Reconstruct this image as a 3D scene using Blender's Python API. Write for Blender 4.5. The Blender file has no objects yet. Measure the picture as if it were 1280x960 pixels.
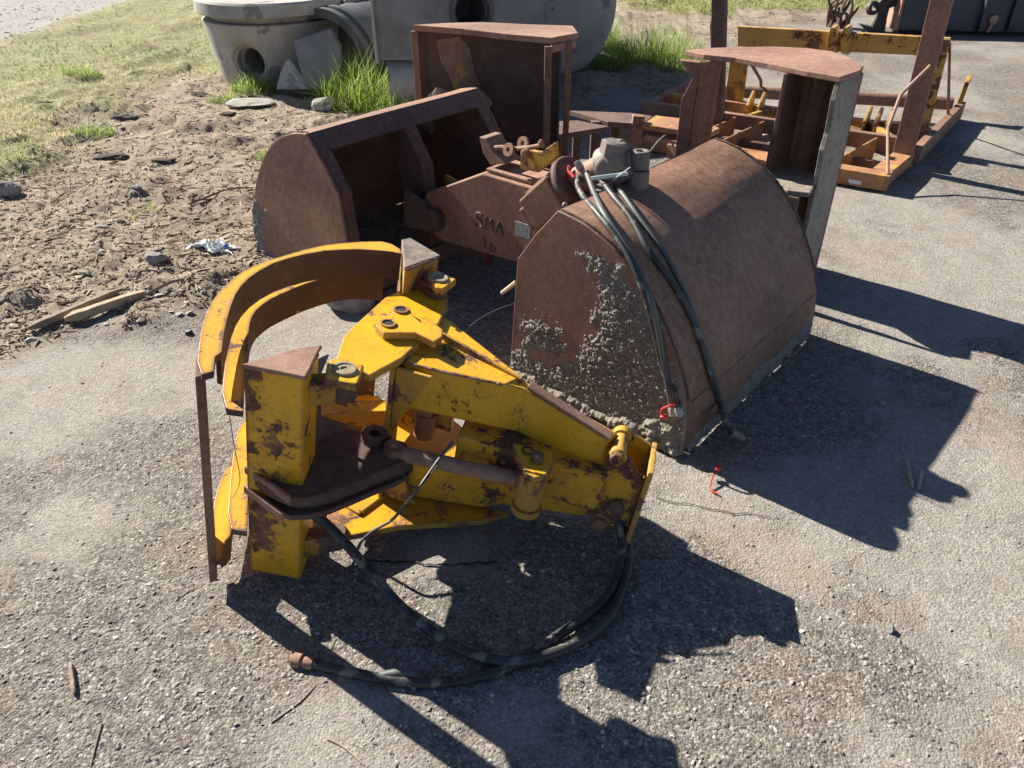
import bpy, bmesh, math, random
import numpy as np
from mathutils import Vector, Matrix
random.seed(7); rng = np.random.default_rng(11)
scene = bpy.context.scene
COL = scene.collection
V = Vector

# ------------------------------------------------------------------ survey
# camera as measured from the photograph; a picture point is turned into a
# point of the place by meeting its sight line with a known real plane.
FPX = 960.0; PITCH = math.radians(34.0); CAMZ = 1.6; CAM = V((0, 0, CAMZ))
def ray(px, py):
    x = (px-640)/FPX; y = -(py-480)/FPX
    return V((x, math.cos(PITCH)+y*math.sin(PITCH), -math.sin(PITCH)+y*math.cos(PITCH)))
def g(px, py, h=0.0):
    r = ray(px, py); t = (h-CAMZ)/r.z; return CAM+r*t
def gy(px, py, Y):
    r = ray(px, py); return CAM+r*(Y/r.y)
class Frame:
    def __init__(s, O, e1, e2, e3): s.O = V(O); s.e = [V(e1).normalized(), V(e2).normalized(), V(e3).normalized()]
    def w(s, a, b, c): return s.O+s.e[0]*a+s.e[1]*b+s.e[2]*c
    def loc(s, p): d = p-s.O; return V([d.dot(e) for e in s.e])
    def hit(s, px, py, k, c):
        n = s.e[k]; r = ray(px, py); P = s.O+n*c
        return CAM+r*((P-CAM).dot(n)/r.dot(n))

# ------------------------------------------------------------------ objects
def tag(o, label=None, cat=None, group=None, kind=None):
    if label: o['label'] = label
    if cat: o['category'] = cat
    if group: o['group'] = group
    if kind: o['kind'] = kind
    return o
ROOTLOC = {}
def thing(name, loc, label, cat, group=None):
    o = bpy.data.objects.new(name, None); COL.objects.link(o); o.location = loc
    o.empty_display_size = 0.1; ROOTLOC[o.name] = V(loc)
    return tag(o, label, cat, group)
def rootloc(o):
    while o.parent: o = o.parent
    return ROOTLOC.get(o.name, V((0, 0, 0)))
class MB:
    def __init__(s): s.v = []; s.f = []; s.sm = []
    def add(s, vs, fs, smooth=False):
        n = len(s.v); s.v += [V(p) for p in vs]
        s.f += [tuple(i+n for i in f) for f in fs]; s.sm += [smooth]*len(fs); return s
    def prism(s, pts, vec):
        pts = [V(p) for p in pts]; vec = V(vec); n = len(pts)
        vs = pts+[p+vec for p in pts]
        fs = [tuple(range(n)), tuple(range(2*n-1, n-1, -1))]+[(i, i+n, (i+1) % n+n, (i+1) % n) for i in range(n)]
        return s.add(vs, fs)
    def beam(s, p, q, w, h, up=(0, 0, 1)):
        p = V(p); q = V(q); d = (q-p).normalized(); up = V(up); sd = d.cross(up).normalized(); u = sd.cross(d).normalized()
        a = [sd*(-w/2)+u*(-h/2), sd*(w/2)+u*(-h/2), sd*(w/2)+u*(h/2), sd*(-w/2)+u*(h/2)]
        return s.prism([p+k for k in a], q-p)
    def box(s, c, sx, sy, sz, fr=None):
        ex, ey, ez = fr.e if fr else (V((1, 0, 0)), V((0, 1, 0)), V((0, 0, 1)))
        c = V(c); p = [c+ex*(i*sx/2)+ey*(j*sy/2)-ez*(sz/2) for i, j in ((-1, -1), (1, -1), (1, 1), (-1, 1))]
        return s.prism(p, ez*sz)
    def lathe(s, p, q, prof, n=28, cap=True):
        # prof: list of (t along axis in metres, radius)
        p = V(p); q = V(q); d = (q-p).normalized(); a = d.orthogonal().normalized(); b = d.cross(a)
        vs = []; fs = []
        for t, r in prof:
            for i in range(n):
                th = 2*math.pi*i/n; vs.append(p+d*t+(a*math.cos(th)+b*math.sin(th))*r)
        m = len(prof)
        for j in range(m-1):
            for i in range(n): fs.append((j*n+i, j*n+(i+1) % n, (j+1)*n+(i+1) % n, (j+1)*n+i))
        s.add(vs, fs, True)
        if cap: s.add(vs[:n], [tuple(range(n-1, -1, -1))]); s.add(vs[-n:], [tuple(range(n))])
        return s
    def cyl(s, p, q, r, n=24):
        return s.lathe(p, q, [(0, r), ((V(q)-V(p)).length, r)], n)
    def ring(s, c, axis, r0, r1, h, n=28):
        # flat washer / eye: outer r1, hole r0, thickness h
        c = V(c); d = V(axis).normalized()
        return s.lathe(c-d*(h/2), c+d, [(0, r0), (0, r1), (h, r1), (h, r0), (0, r0)], n, cap=False)
    def tube(s, pts, r, n=10, sub=6, cap=True):
        P = [V(p) for p in pts]; C = []
        if sub > 1 and len(P) > 2:
            for i in range(len(P)-1):
                p0 = P[max(i-1, 0)]; p1 = P[i]; p2 = P[i+1]; p3 = P[min(i+2, len(P)-1)]
                for k in range(sub):
                    t = k/sub
                    C.append(0.5*((2*p1)+(p2-p0)*t+(2*p0-5*p1+4*p2-p3)*t*t+(3*p1-p0-3*p2+p3)*t**3))
            C.append(P[-1])
        else: C = P
        m = len(C); rs = r if hasattr(r, '__len__') else [r, r]
        vs = []; a = None
        for i, c in enumerate(C):
            d = (C[min(i+1, m-1)]-C[max(i-1, 0)]).normalized()
            if a is None: a = d.orthogonal().normalized()
            a = (a-d*a.dot(d)).normalized(); b = d.cross(a)
            rr = np.interp(i/(m-1), np.linspace(0, 1, len(rs)), rs)
            for k in range(n):
                th = 2*math.pi*k/n; vs.append(c+(a*math.cos(th)+b*math.sin(th))*rr)
        fs = [(j*n+i, j*n+(i+1) % n, (j+1)*n+(i+1) % n, (j+1)*n+i) for j in range(m-1) for i in range(n)]
        s.add(vs, fs, True)
        if cap: s.add(vs[:n], [tuple(range(n-1, -1, -1))]); s.add(vs[-n:], [tuple(range(n))])
        return s
    def build(s, name, mat, parent=None, bevel=0.0, label=None, mat2=None, mat2axis=(0, 0, 1)):
        me = bpy.data.meshes.new(name); off = rootloc(parent) if parent else V((0, 0, 0))
        me.from_pydata([tuple(p-off) for p in s.v], [], s.f)
        me.polygons.foreach_set('use_smooth', s.sm)
        bm = bmesh.new(); bm.from_mesh(me); bmesh.ops.remove_doubles(bm, verts=bm.verts, dist=1e-5)
        bmesh.ops.recalc_face_normals(bm, faces=bm.faces)
        for e in bm.edges:
            if len(e.link_faces) == 2 and e.calc_face_angle(0) > .62: e.smooth = False
        bm.to_mesh(me); bm.free()
        me.materials.append(mat)
        if mat2 is not None:
            me.materials.append(mat2); ax = V(mat2axis)
            for p in me.polygons:
                if abs(p.normal.dot(ax)) < .6: p.material_index = 1
        o = bpy.data.objects.new(name, me); COL.objects.link(o); o.parent = parent
        if label: o['label'] = label
        if bevel > 0:
            b = o.modifiers.new('bevel', 'BEVEL'); b.width = bevel; b.segments = 2; b.limit_method = 'ANGLE'; b.angle_limit = math.radians(40)
        return o

# ------------------------------------------------------------------ noise
def _h(ix, iy, seed):
    n = (ix.astype(np.int64)*374761393+iy.astype(np.int64)*668265263+seed*982451653) & 0xffffffff
    n = ((n ^ (n >> 13))*1274126177) & 0xffffffff
    return ((n ^ (n >> 16)) & 0xffff)/65535.0
def vnoise(x, y, seed=0):
    ix = np.floor(x); iy = np.floor(y); fx = x-ix; fy = y-iy
    fx = fx*fx*(3-2*fx); fy = fy*fy*(3-2*fy)
    a = _h(ix, iy, seed); b = _h(ix+1, iy, seed); c = _h(ix, iy+1, seed); d = _h(ix+1, iy+1, seed)
    return (a*(1-fx)+b*fx)*(1-fy)+(c*(1-fx)+d*fx)*fy
def fbm(x, y, sc, octv=4, seed=0):
    t = 0; a = .5; n = 0
    for i in range(octv):
        t = t+a*vnoise(x*sc+17.3*i, y*sc-9.1*i, seed+i); n += a; a *= .5; sc *= 2.03
    return t/n

# ------------------------------------------------------------------ materials
def mat(name, rough=.8, metal=0.0):
    m = bpy.data.materials.new(name); m.use_nodes = True
    nt = m.node_tree; b = nt.nodes['Principled BSDF']
    b.inputs['Roughness'].default_value = rough; b.inputs['Metallic'].default_value = metal
    return m, nt, b
class N:
    def __init__(s, nt): s.nt = nt; s.tc = None; s.cache = {}
    def new(s, t, **k):
        n = s.nt.nodes.new(t)
        for a, b in k.items(): setattr(n, a, b)
        return n
    def l(s, a, b): s.nt.links.new(a, b)
    def co(s, scale=(1, 1, 1)):
        if s.tc is None: s.tc = s.new('ShaderNodeTexCoord')
        if scale == (1, 1, 1): return s.tc.outputs['Object']
        mp = s.new('ShaderNodeMapping'); mp.inputs['Scale'].default_value = scale
        s.l(s.tc.outputs['Object'], mp.inputs['Vector']); return mp.outputs[0]
    def noise(s, sc, det=4, rough=.55, dist=0, scale=(1, 1, 1)):
        n = s.new('ShaderNodeTexNoise'); s.l(s.co(scale), n.inputs['Vector'])
        n.inputs['Scale'].default_value = sc; n.inputs['Detail'].default_value = det
        n.inputs['Roughness'].default_value = rough; n.inputs['Distortion'].default_value = dist
        return n.outputs['Fac']
    def vor(s, sc, feature='F1', out='Distance', rnd=1.0, scale=(1, 1, 1)):
        n = s.new('ShaderNodeTexVoronoi', feature=feature); s.l(s.co(scale), n.inputs['Vector'])
        n.inputs['Scale'].default_value = sc; n.inputs['Randomness'].default_value = rnd
        return n.outputs[out]
    def ramp(s, fac, stops, interp='LINEAR'):
        n = s.new('ShaderNodeValToRGB'); s.l(fac, n.inputs[0]); cr = n.color_ramp; cr.interpolation = interp
        while len(cr.elements) < len(stops): cr.elements.new(.5)
        for e, (p, c) in zip(cr.elements, stops):
            e.position = p; e.color = (c, c, c, 1) if not hasattr(c, '__len__') else (*c, 1)
        return n.outputs[0]
    def mix(s, fac, a, b, blend='MIX'):
        n = s.new('ShaderNodeMix', data_type='RGBA', blend_type=blend)
        for i, x in ((0, fac), (6, a), (7, b)):
            if hasattr(x, 'is_output'): s.l(x, n.inputs[i])
            elif i == 0: n.inputs[0].default_value = x
            else: n.inputs[i].default_value = (*x, 1) if hasattr(x, '__len__') else (x, x, x, 1)
        return n.outputs[2]
    def math(s, op, a, b=0.0, clamp=False):
        n = s.new('ShaderNodeMath', operation=op, use_clamp=clamp)
        for i, x in ((0, a), (1, b)):
            if hasattr(x, 'is_output'): s.l(x, n.inputs[i])
            else: n.inputs[i].default_value = x
        return n.outputs[0]
    def attr(s, name):
        n = s.new('ShaderNodeAttribute', attribute_name=name); return n.outputs['Fac']
    def bump(s, h, st=.5, dist=.01, nrm=None):
        n = s.new('ShaderNodeBump'); n.inputs['Strength'].default_value = st; n.inputs['Distance'].default_value = dist
        s.l(h, n.inputs['Height'])
        if nrm is not None: s.l(nrm, n.inputs['Normal'])
        return n.outputs[0]
    def edge(s, r=.006, lo=.02, hi=.2):
        b = s.new('ShaderNodeBevel', samples=4); b.inputs['Radius'].default_value = r
        ge = s.new('ShaderNodeNewGeometry'); d = s.new('ShaderNodeVectorMath', operation='DOT_PRODUCT')
        s.l(b.outputs[0], d.inputs[0]); s.l(ge.outputs['Normal'], d.inputs[1])
        return s.ramp(d.outputs['Value'], [(1-hi, 1.0), (1-lo, 0.0)])

def rust_mat(name, c1, c2, c3, dusty=.35, orange=.15, yellow=0.0, dust=(.30, .25, .20), rough=.70, edge=False, grain=.24):
    m, nt, b = mat(name, rough); n = N(nt)
    base = n.mix(n.ramp(n.noise(3.2, 6, .62), [(.35, 0), (.65, 1)]), c1, c2)
    base = n.mix(n.ramp(n.noise(38, 5, .7), [(.4, 0), (.72, 1)]), base, c3)
    om = n.ramp(n.noise(7.5, 8, .7, .6), [(.66-.2*orange, 0), (.70, 1)])
    base = n.mix(n.math('MULTIPLY', om, min(1, orange*2.2)), base, (.36, .13, .035))
    if yellow > 0:
        ym = n.ramp(n.noise(6.0, 9, .72, .8), [(.62-.25*yellow, 0), (.645-.25*yellow, 1)])
        base = n.mix(ym, base, (.50, .27, .03))
    dm = n.ramp(n.noise(1.9, 7, .68), [(.42, 0), (.72, 1)])
    base = n.mix(n.math('MULTIPLY', dm, dusty), base, dust)
    # vertical run streaks
    stv = n.ramp(n.noise(26, 4, .6, 0, (1, 1, .10)), [(.46, 0), (.62, 1)])
    base = n.mix(n.math('MULTIPLY', stv, .15), base, c1, 'MIX')
    scr = n.ramp(n.noise(10, 6, .8, .2, (.25, 5, 5)), [(.655, 0), (.668, 1)])
    base = n.mix(n.math('MULTIPLY', scr, .45), base, c3)
    big = n.ramp(n.noise(1.15, 3, .5, .8), [(.36, .72), (.62, 1.18)])
    base = n.mix(1.0, base, big, 'MULTIPLY')
    spk = n.ramp(n.noise(240, 2, .5), [(.30, .78), (.5, 1), (.75, 1.18)])
    base = n.mix(1.0, base, spk, 'MULTIPLY')
    if edge:
        em = n.math('MULTIPLY', n.edge(), n.ramp(n.noise(30, 4), [(.35, .1), (.6, .8)]))
        base = n.mix(em, base, (.36, .27, .22))
    n.l(base, b.inputs['Base Color'])
    h = n.math('ADD', n.noise(170, 4, .7), n.math('MULTIPLY', n.noise(14, 6, .7), 1.6))
    n.l(n.bump(h, grain, .004), b.inputs['Normal'])
    n.l(n.ramp(n.noise(11, 4), [(.3, rough-.12), (.7, min(1, rough+.12))]), b.inputs['Roughness'])
    return m
M = {}
M['rust'] = rust_mat('brown_rusty_steel', (.145, .068, .040), (.24, .122, .074), (.32, .185, .12), .22, .12)
M['rust_plate'] = rust_mat('red_brown_rusty_plate_steel', (.12, .055, .038), (.195, .092, .062), (.26, .14, .095), .16, .12)
M['rust_body'] = rust_mat('orange_stained_brown_steel', (.20, .088, .055), (.30, .145, .095), (.36, .20, .135), .2, .6)
M['rust_dark'] = rust_mat('dark_rusty_steel', (.07, .038, .03), (.12, .065, .048), (.17, .10, .075), .2, .12)
M['rust_red'] = rust_mat('reddish_rusty_plate', (.23, .108, .068), (.33, .178, .118), (.40, .25, .18), .25, .3)
M['rust_orange'] = rust_mat('orange_rusty_steel', (.27, .12, .055), (.40, .21, .09), (.20, .095, .055), .25, 1.0, .22)
M['rust_yellow'] = rust_mat('flaking_yellow_on_rust', (.14, .068, .045), (.23, .11, .065), (.10, .055, .04), .2, .5, .62)
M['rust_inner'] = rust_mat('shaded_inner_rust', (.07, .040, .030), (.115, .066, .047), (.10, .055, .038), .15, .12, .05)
M['lip'] = rust_mat('cement_coated_steel', (.13, .105, .082), (.22, .18, .145), (.34, .30, .25), .35, .0, dust=(.34, .31, .27))

def yellow_mat(name, wear=.5, dirty=.25, base_c=(.70, .385, .012), er=.009, eth=.30):
    m, nt, b = mat(name, .42); n = N(nt)
    yc = n.mix(n.ramp(n.noise(4, 5, .6), [(.35, 0), (.7, 1)]), base_c, (base_c[0]*.84, base_c[1]*.78, base_c[2]))
    big = n.noise(5.5, 10, .66, .5); fine = n.noise(26, 8, .75, .9); sm = n.noise(75, 4, .7)
    w = n.math('ADD', n.math('MULTIPLY', big, .62), n.math('MULTIPLY', fine, .38))
    th = .655-.16*wear
    wm = n.ramp(w, [(th-.006, 0), (th+.008, 1)])
    em0 = n.edge(er, .01, .16)
    em = n.ramp(n.math('MULTIPLY', em0, n.math('ADD', n.noise(19, 6, .7), .18)), [(eth, 0), (eth+.08, 1)])
    sc = n.ramp(n.noise(16, 7, .75, .3, (1, 4.5, 4.5)), [(.70, 0), (.715, 1)])
    wm = n.math('MAXIMUM', n.math('MAXIMUM', wm, em), sc)
    rc = n.mix(n.ramp(sm, [(.35, 0), (.65, 1)]), (.055, .03, .024), (.17, .075, .04))
    rc = n.mix(n.ramp(n.noise(9, 5), [(.5, 0), (.68, 1)]), rc, (.30, .15, .085))
    halo = n.ramp(w, [(th-.07, 0), (th, 1)])
    yc = n.mix(n.math('MULTIPLY', halo, .45), yc, (.42, .19, .02))
    dm = n.ramp(n.noise(2.4, 8, .72), [(.40, 0), (.75, 1)])
    yc = n.mix(n.math('MULTIPLY', dm, dirty), yc, (.33, .25, .13))
    yc = n.mix(1.0, yc, n.ramp(n.noise(130, 3, .6), [(.25, .62), (.45, 1), (.8, 1.08)]), 'MULTIPLY')
    n.l(n.mix(wm, yc, rc), b.inputs['Base Color'])
    n.l(n.ramp(wm, [(0, .40), (1, .85)]), b.inputs['Roughness'])
    h = n.math('ADD', n.math('MULTIPLY', wm, -.5), n.math('MULTIPLY', n.noise(60, 4, .6), .35))
    n.l(n.bump(h, .6, .003), b.inputs['Normal'])
    return m
M['yellow'] = yellow_mat('chipped_yellow_paint', .50, .20, (.80, .425, .010), .013, .27)
M['yellow_worn'] = yellow_mat('heavily_chipped_yellow_paint', .92, .30, (.74, .385, .010), .014, .26)
M['yellow_edge'] = yellow_mat('yellow_paint_worn_off_the_edges', .56, .30, (.80, .425, .010), .020, .22)
M['yellow_mid'] = yellow_mat('partly_chipped_yellow_paint', .62, .22, (.78, .41, .010), .014, .26)
M['yellow_dull'] = yellow_mat('dull_chipped_yellow_paint', .75, .6, (.62, .37, .06))

def simple(name, c1, c2, rough=.7, sc=12, bumpsc=90, bst=.3, bd=.003, metal=0.0, speck=None):
    m, nt, b = mat(name, rough, metal); n = N(nt)
    c = n.mix(n.ramp(n.noise(sc, 6, .65), [(.33, 0), (.68, 1)]), c1, c2)
    if speck: c = n.mix(n.ramp(n.noise(speck[0], 3, .6), [(speck[1], 0), (speck[1]+.05, 1)]), c, speck[2])
    n.l(c, b.inputs['Base Color']); n.l(n.bump(n.noise(bumpsc, 5, .7), bst, bd), b.inputs['Normal'])
    return m
M['rubber'] = simple('black_rubber_hose', (.016, .018, .020), (.06, .060, .058), .5, 14, 160, .25, .001, speck=(22, .56, (.16, .148, .13)))
M['rubber_dusty'] = simple('dusty_grey_hose', (.05, .058, .058), (.12, .13, .125), .55, 9, 160, .15, .001)
M['steel'] = simple('dirty_bare_steel', (.24, .23, .22), (.42, .41, .39), .5, 25, 120, .4, .002, .35)
M['grey_metal'] = simple('weathered_grey_cast_metal', (.12, .098, .085), (.215, .18, .155), .6, 9, 90, .4, .003, speck=(40, .6, (.19, .11, .08)))
M['concrete'] = simple('weathered_grey_concrete', (.29, .275, .245), (.45, .43, .39), .92, 3.5, 60, .5, .005, speck=(5.5, .60, (.22, .205, .18)))
M['concrete_dark'] = simple('dark_aged_concrete', (.17, .17, .17), (.29, .285, .275), .92, 4, 60, .5, .005, speck=(60, .66, (.42, .41, .39)))
M['cement'] = simple('dried_cement_splatter', (.165, .148, .122), (.29, .265, .225), .97, 45, 420, 1.0, .003, speck=(120, .62, (.34, .32, .275)))
M['plastic_black'] = simple('dark_grey_plastic_pipe', (.05, .055, .06), (.11, .115, .12), .55, 5, 40, .2, .002)
M['wood'] = simple('grey_weathered_wood', (.20, .155, .115), (.34, .28, .215), .9, 30, 200, .6, .003)
M['wood_pale'] = simple('pale_split_wood', (.34, .26, .17), (.50, .41, .29), .9, 30, 200, .6, .003)
M['clod'] = simple('dark_damp_soil', (.05, .038, .03), (.11, .085, .062), .97, 20, 80, 1.0, .01)
M['rock'] = simple('grey_field_stone', (.19, .18, .165), (.34, .33, .31), .93, 14, 70, .9, .008)
M['navy'] = simple('dark_navy_paint', (.016, .024, .038), (.035, .045, .06), .45, 4, 60, .2, .002, speck=(25, .68, (.12, .10, .09)))
M['soot'] = simple('blackened_steel', (.018, .017, .018), (.05, .045, .042), .6, 8, 60, .4, .004)
M['red'] = simple('red_plastic_tie', (.55, .03, .03), (.65, .06, .05), .4)
M['white_plastic'] = simple('crumpled_clear_plastic', (.55, .60, .60), (.75, .78, .78), .3, 40, 90, .8, .005)
M['blue'] = simple('blue_plastic_scrap', (.07, .12, .42), (.12, .20, .55), .4)
M['tie_white'] = simple('pale_cable_tie', (.55, .66, .64), (.66, .75, .72), .4)
M['rust_flake'] = rust_mat('flaking_tan_rust', (.16, .085, .05), (.30, .18, .10), (.36, .25, .16), .4, .5, .12)
M['pin'] = simple('grimy_pale_pin_head', (.20, .16, .10), (.38, .33, .22), .75, 40, 160, .6, .002)
M['plate'] = simple('grey_rating_plate', (.28, .29, .29), (.46, .47, .46), .5, 120, 200, .2, .001, .3, speck=(210, .56, (.08, .08, .08)))
M['dark'] = simple('dark_rubber_mat', (.02, .02, .02), (.04, .04, .04), .8)
M['sticker_cyan'] = simple('cyan_sticker', (.05, .38, .55), (.08, .42, .6), .5)
M['sticker_white'] = simple('white_sticker', (.55, .62, .66), (.62, .68, .72), .5)

# tinted scatter materials (tint attribute picks the colour of each piece)
def tint_mat(name, stops, rough=.9, trans=0.0):
    m, nt, b = mat(name, rough); n = N(nt)
    c = n.ramp(n.attr('tint'), stops)
    n.l(c, b.inputs['Base Color'])
    if trans > 0:
        tr = n.new('ShaderNodeBsdfTranslucent'); n.l(c, tr.inputs[0]); mx = n.new('ShaderNodeMixShader'); mx.inputs[0].default_value = trans
        n.l(b.outputs[0], mx.inputs[1]); n.l(tr.outputs[0], mx.inputs[2])
        n.l(mx.outputs[0], nt.nodes['Material Output'].inputs[0])
    return m
M['stone_mix'] = tint_mat('mixed_gravel', [(0, (.07, .062, .055)), (.3, (.15, .138, .122)), (.6, (.25, .23, .20)), (.85, (.38, .355, .31)), (1, (.58, .55, .50))])
M['mulch'] = tint_mat('bark_and_wood_chips', [(0, (.03, .022, .016)), (.35, (.09, .065, .045)), (.6, (.20, .15, .105)), (.85, (.37, .30, .215)), (1, (.52, .45, .36))])
M['grass'] = tint_mat('meadow_grass_blades', [(0, (.06, .12, .02)), (.35, (.17, .25, .035)), (.6, (.32, .36, .08)), (.8, (.42, .38, .16)), (1, (.52, .44, .25))], .6, .45)
M['grass_green'] = tint_mat('fresh_green_grass_blades', [(0, (.07, .17, .02)), (.4, (.20, .34, .04)), (.8, (.36, .46, .09)), (1, (.50, .48, .20))], .5, .5)
M['straw'] = tint_mat('dry_straw_blades', [(0, (.20, .14, .08)), (.5, (.38, .30, .17)), (1, (.55, .46, .30))], .8, .2)

# ------------------------------------------------------------------ ground
def poly_sdf(x, y, poly):
    # signed distance, positive inside
    d = np.full(x.shape, 1e9); inside = np.zeros(x.shape, bool); n = len(poly)
    for i in range(n):
        ax, ay = poly[i]; bx, by = poly[(i+1) % n]
        ex, ey = bx-ax, by-ay; wx, wy = x-ax, y-ay
        t = np.clip((wx*ex+wy*ey)/(ex*ex+ey*ey+1e-12), 0, 1)
        d = np.minimum(d, np.hypot(wx-ex*t, wy-ey*t))
        c = ((ay > y) != (by > y)) & (x < (bx-ax)*(y-ay)/(by-ay+1e-12)+ax)
        inside ^= c
    return np.where(inside, d, -d)
def gp(*pts): return [tuple(g(px, py)[:2]) for px, py in pts]
DIRT = gp((-260, 520), (-80, 452), (30, 432), (110, 408), (180, 392), (262, 372), (330, 352), (400, 330), (470, 300), (520, 250), (600, 200), (690, 150), (760, 125), (868, 122), (885, 95), (900, 50), (960, 30), (1060, 22), (1500, 20))+[(22, 17), (-30, 17), (-30, 6)]
GRASS = gp((-900, 300), (0, 236), (60, 222), (105, 180), (75, 150), (140, 138), (190, 105), (275, 98), (300, 96), (330, 60), (430, 20), (470, -20), (700, -40))+[(1, 15.5), (-8, 14.5)]+gp((190, -14), (150, 8), (60, 42), (-40, 72), (-500, 170))
GSTRIP = gp((780, 15), (900, 20), (960, 14), (1300, 15), (1600, 14), (1600, -8), (780, -8))
ROAD = gp((160, 2), (60, 36), (-40, 66), (-300, 120), (-900, 230))+[(-30, 8), (-30, 40), (-7.5, 18)]
FARROAD = [(0.5, 14.2), (40, 13.0), (40, 30), (0.5, 30)]
def masks(x, y):
    j = (fbm(x, y, 2.3, 5, 3)-.5)
    dirt = np.clip((poly_sdf(x, y, DIRT)+j*.9)/.34+.5, 0, 1)
    gr = np.maximum(poly_sdf(x, y, GRASS), poly_sdf(x, y, GSTRIP))
    gr = np.clip((gr+j*.9)/.35+.5, 0, 1)*dirt
    road = np.clip(np.maximum(poly_sdf(x, y, ROAD), poly_sdf(x, y, FARROAD))/.12+.5+j*.8, 0, 1)
    return dirt, gr, road
PALE = [(1000, 660, .26, 1), (1180, 590, .30, 1), (1240, 760, .22, .9), (1150, 310, .75, .9), (1010, 600, .2, .8), (170, 500, .30, .9), (60, 470, .3, .8), (400, 445, .3, .7), (650, 885, .10, 1), (390, 900, .14, .9), (560, 690, .12, .6), (860, 640, .12, .8), (1150, 440, .2, .5), (120, 640, .2, .4), (1100, 130, 1.2, .5), (430, 560, .1, .5)]
COARSE_SHADED = [(900, 840, .22, 1), (760, 700, .30, 1), (560, 780, .22, .9), (300, 850, .22, .8), (60, 880, .25, .9), (180, 700, .22, .6), (1050, 540, .35, .9), (1000, 420, .35, .8), (1120, 860, .12, .6), (620, 400, .5, .9), (330, 640, .15, .5), (820, 900, .2, .8)]  # coarse dark asphalt, some patches darkening the ground where cast shadows fall
def sandy(x, y):
    t = (fbm(x, y, 2.4, 6, 201)-.5)*2.6+(fbm(x, y, 9, 4, 203)-.5)*1.0
    for px, py, r, a in PALE:
        c = g(px, py); t = t+a*1.0*np.exp(-(((x-c.x)/r)**2+((y-c.y)/(r*.9))**2))
    for px, py, r, a in COARSE_SHADED:
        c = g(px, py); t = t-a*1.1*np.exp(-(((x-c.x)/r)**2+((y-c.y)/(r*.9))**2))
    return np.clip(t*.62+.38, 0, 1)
def height(x, y, m=None):
    dirt, gr, road = m if m is not None else masks(x, y)
    h = (fbm(x, y, .9, 3, 21)-.5)*.018+(fbm(x, y, 9, 3, 5)-.5)*.006
    lump = np.maximum(fbm(x, y, 2.6, 5, 31)-.52, 0)*.24+(fbm(x, y, 15, 4, 41)-.5)*.022
    near = np.exp(-((x+.2)**2+(y-3.9)**2)/1.6)      # trodden flat around the machinery
    h = h+dirt*(1-road)*(lump*(1-.75*near)+.012)
    h = h+gr*.03*(1-road)
    return h
def hz(x, y):
    a = height(np.array([float(x)]), np.array([float(y)])); return float(a[0])
def axis(lo, a, b, hi, st, grow=1.09):
    v = list(np.arange(a, b, st)); d = st; x = v[-1]
    while x < hi: d *= grow; x += d; v.append(x)
    d = st; x = v[0]; left = []
    while x > lo: d *= grow; x -= d; left.append(x)
    return np.array(left[::-1]+v)
xs = axis(-300, -3.4, 3.0, 300, .0165); ys = axis(-60, .7, 5.2, 600, .0165, 1.03)
GX, GY = np.meshgrid(xs, ys); mk = masks(GX, GY); GZ = height(GX, GY, mk)
ny, nx = GX.shape
me = bpy.data.meshes.new('ground'); me.vertices.add(nx*ny)
me.vertices.foreach_set('co', np.stack([GX, GY, GZ], -1).astype(np.float32).ravel())
ii = np.arange(nx*ny).reshape(ny, nx)
quads = np.stack([ii[:-1, :-1], ii[:-1, 1:], ii[1:, 1:], ii[1:, :-1]], -1).reshape(-1, 4)
me.loops.add(quads.size); me.loops.foreach_set('vertex_index', quads.ravel().astype(np.int32))
me.polygons.add(len(quads)); me.polygons.foreach_set('loop_start', (np.arange(len(quads))*4).astype(np.int32))
me.polygons.foreach_set('loop_total', np.full(len(quads), 4, np.int32)); me.polygons.foreach_set('use_smooth', np.ones(len(quads), bool))
me.update()
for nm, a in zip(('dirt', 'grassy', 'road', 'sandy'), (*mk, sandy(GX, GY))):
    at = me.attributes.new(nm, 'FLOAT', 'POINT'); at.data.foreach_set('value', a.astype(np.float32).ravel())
ground = bpy.data.objects.new('ground', me); COL.objects.link(ground); tag(ground, kind='structure')

m, nt, b = mat('worn_asphalt_and_soil', .9); n = N(nt)
b.inputs['Specular IOR Level'].default_value = .25
vc = n.vor(150, out='Color'); vs = n.new('ShaderNodeSeparateColor'); n.l(vc, vs.inputs[0])
agg = n.ramp(vs.outputs[0], [(0, (.13, .118, .105)), (.35, (.22, .20, .175)), (.75, (.29, .266, .232)), (.93, (.37, .342, .30)), (1, (.50, .47, .42))])
vc2 = n.vor(230, out='Color'); vs2 = n.new('ShaderNodeSeparateColor'); n.l(vc2, vs2.inputs[0])
sand = n.ramp(vs2.outputs[1], [(0, (.17, .16, .145)), (.5, (.28, .262, .238)), (1, (.40, .38, .345))])
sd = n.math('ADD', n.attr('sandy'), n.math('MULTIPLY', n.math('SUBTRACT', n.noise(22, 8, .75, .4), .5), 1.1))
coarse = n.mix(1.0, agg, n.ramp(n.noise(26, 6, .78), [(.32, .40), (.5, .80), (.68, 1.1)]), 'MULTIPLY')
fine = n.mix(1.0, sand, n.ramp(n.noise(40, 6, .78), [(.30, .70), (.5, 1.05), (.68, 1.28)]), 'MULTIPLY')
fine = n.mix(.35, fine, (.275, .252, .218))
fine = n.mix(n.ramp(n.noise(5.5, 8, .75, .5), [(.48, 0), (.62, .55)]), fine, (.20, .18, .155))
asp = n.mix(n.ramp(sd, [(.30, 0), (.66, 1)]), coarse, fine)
asp = n.mix(n.ramp(n.noise(2.1, 7, .7, .3), [(.52, 0), (.68, .42)]), asp, (.29, .185, .125))
pit = n.ramp(n.noise(60, 3, .6, .3), [(.66, 0), (.70, .8)])
asp = n.mix(pit, asp, (.04, .037, .034))
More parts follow.
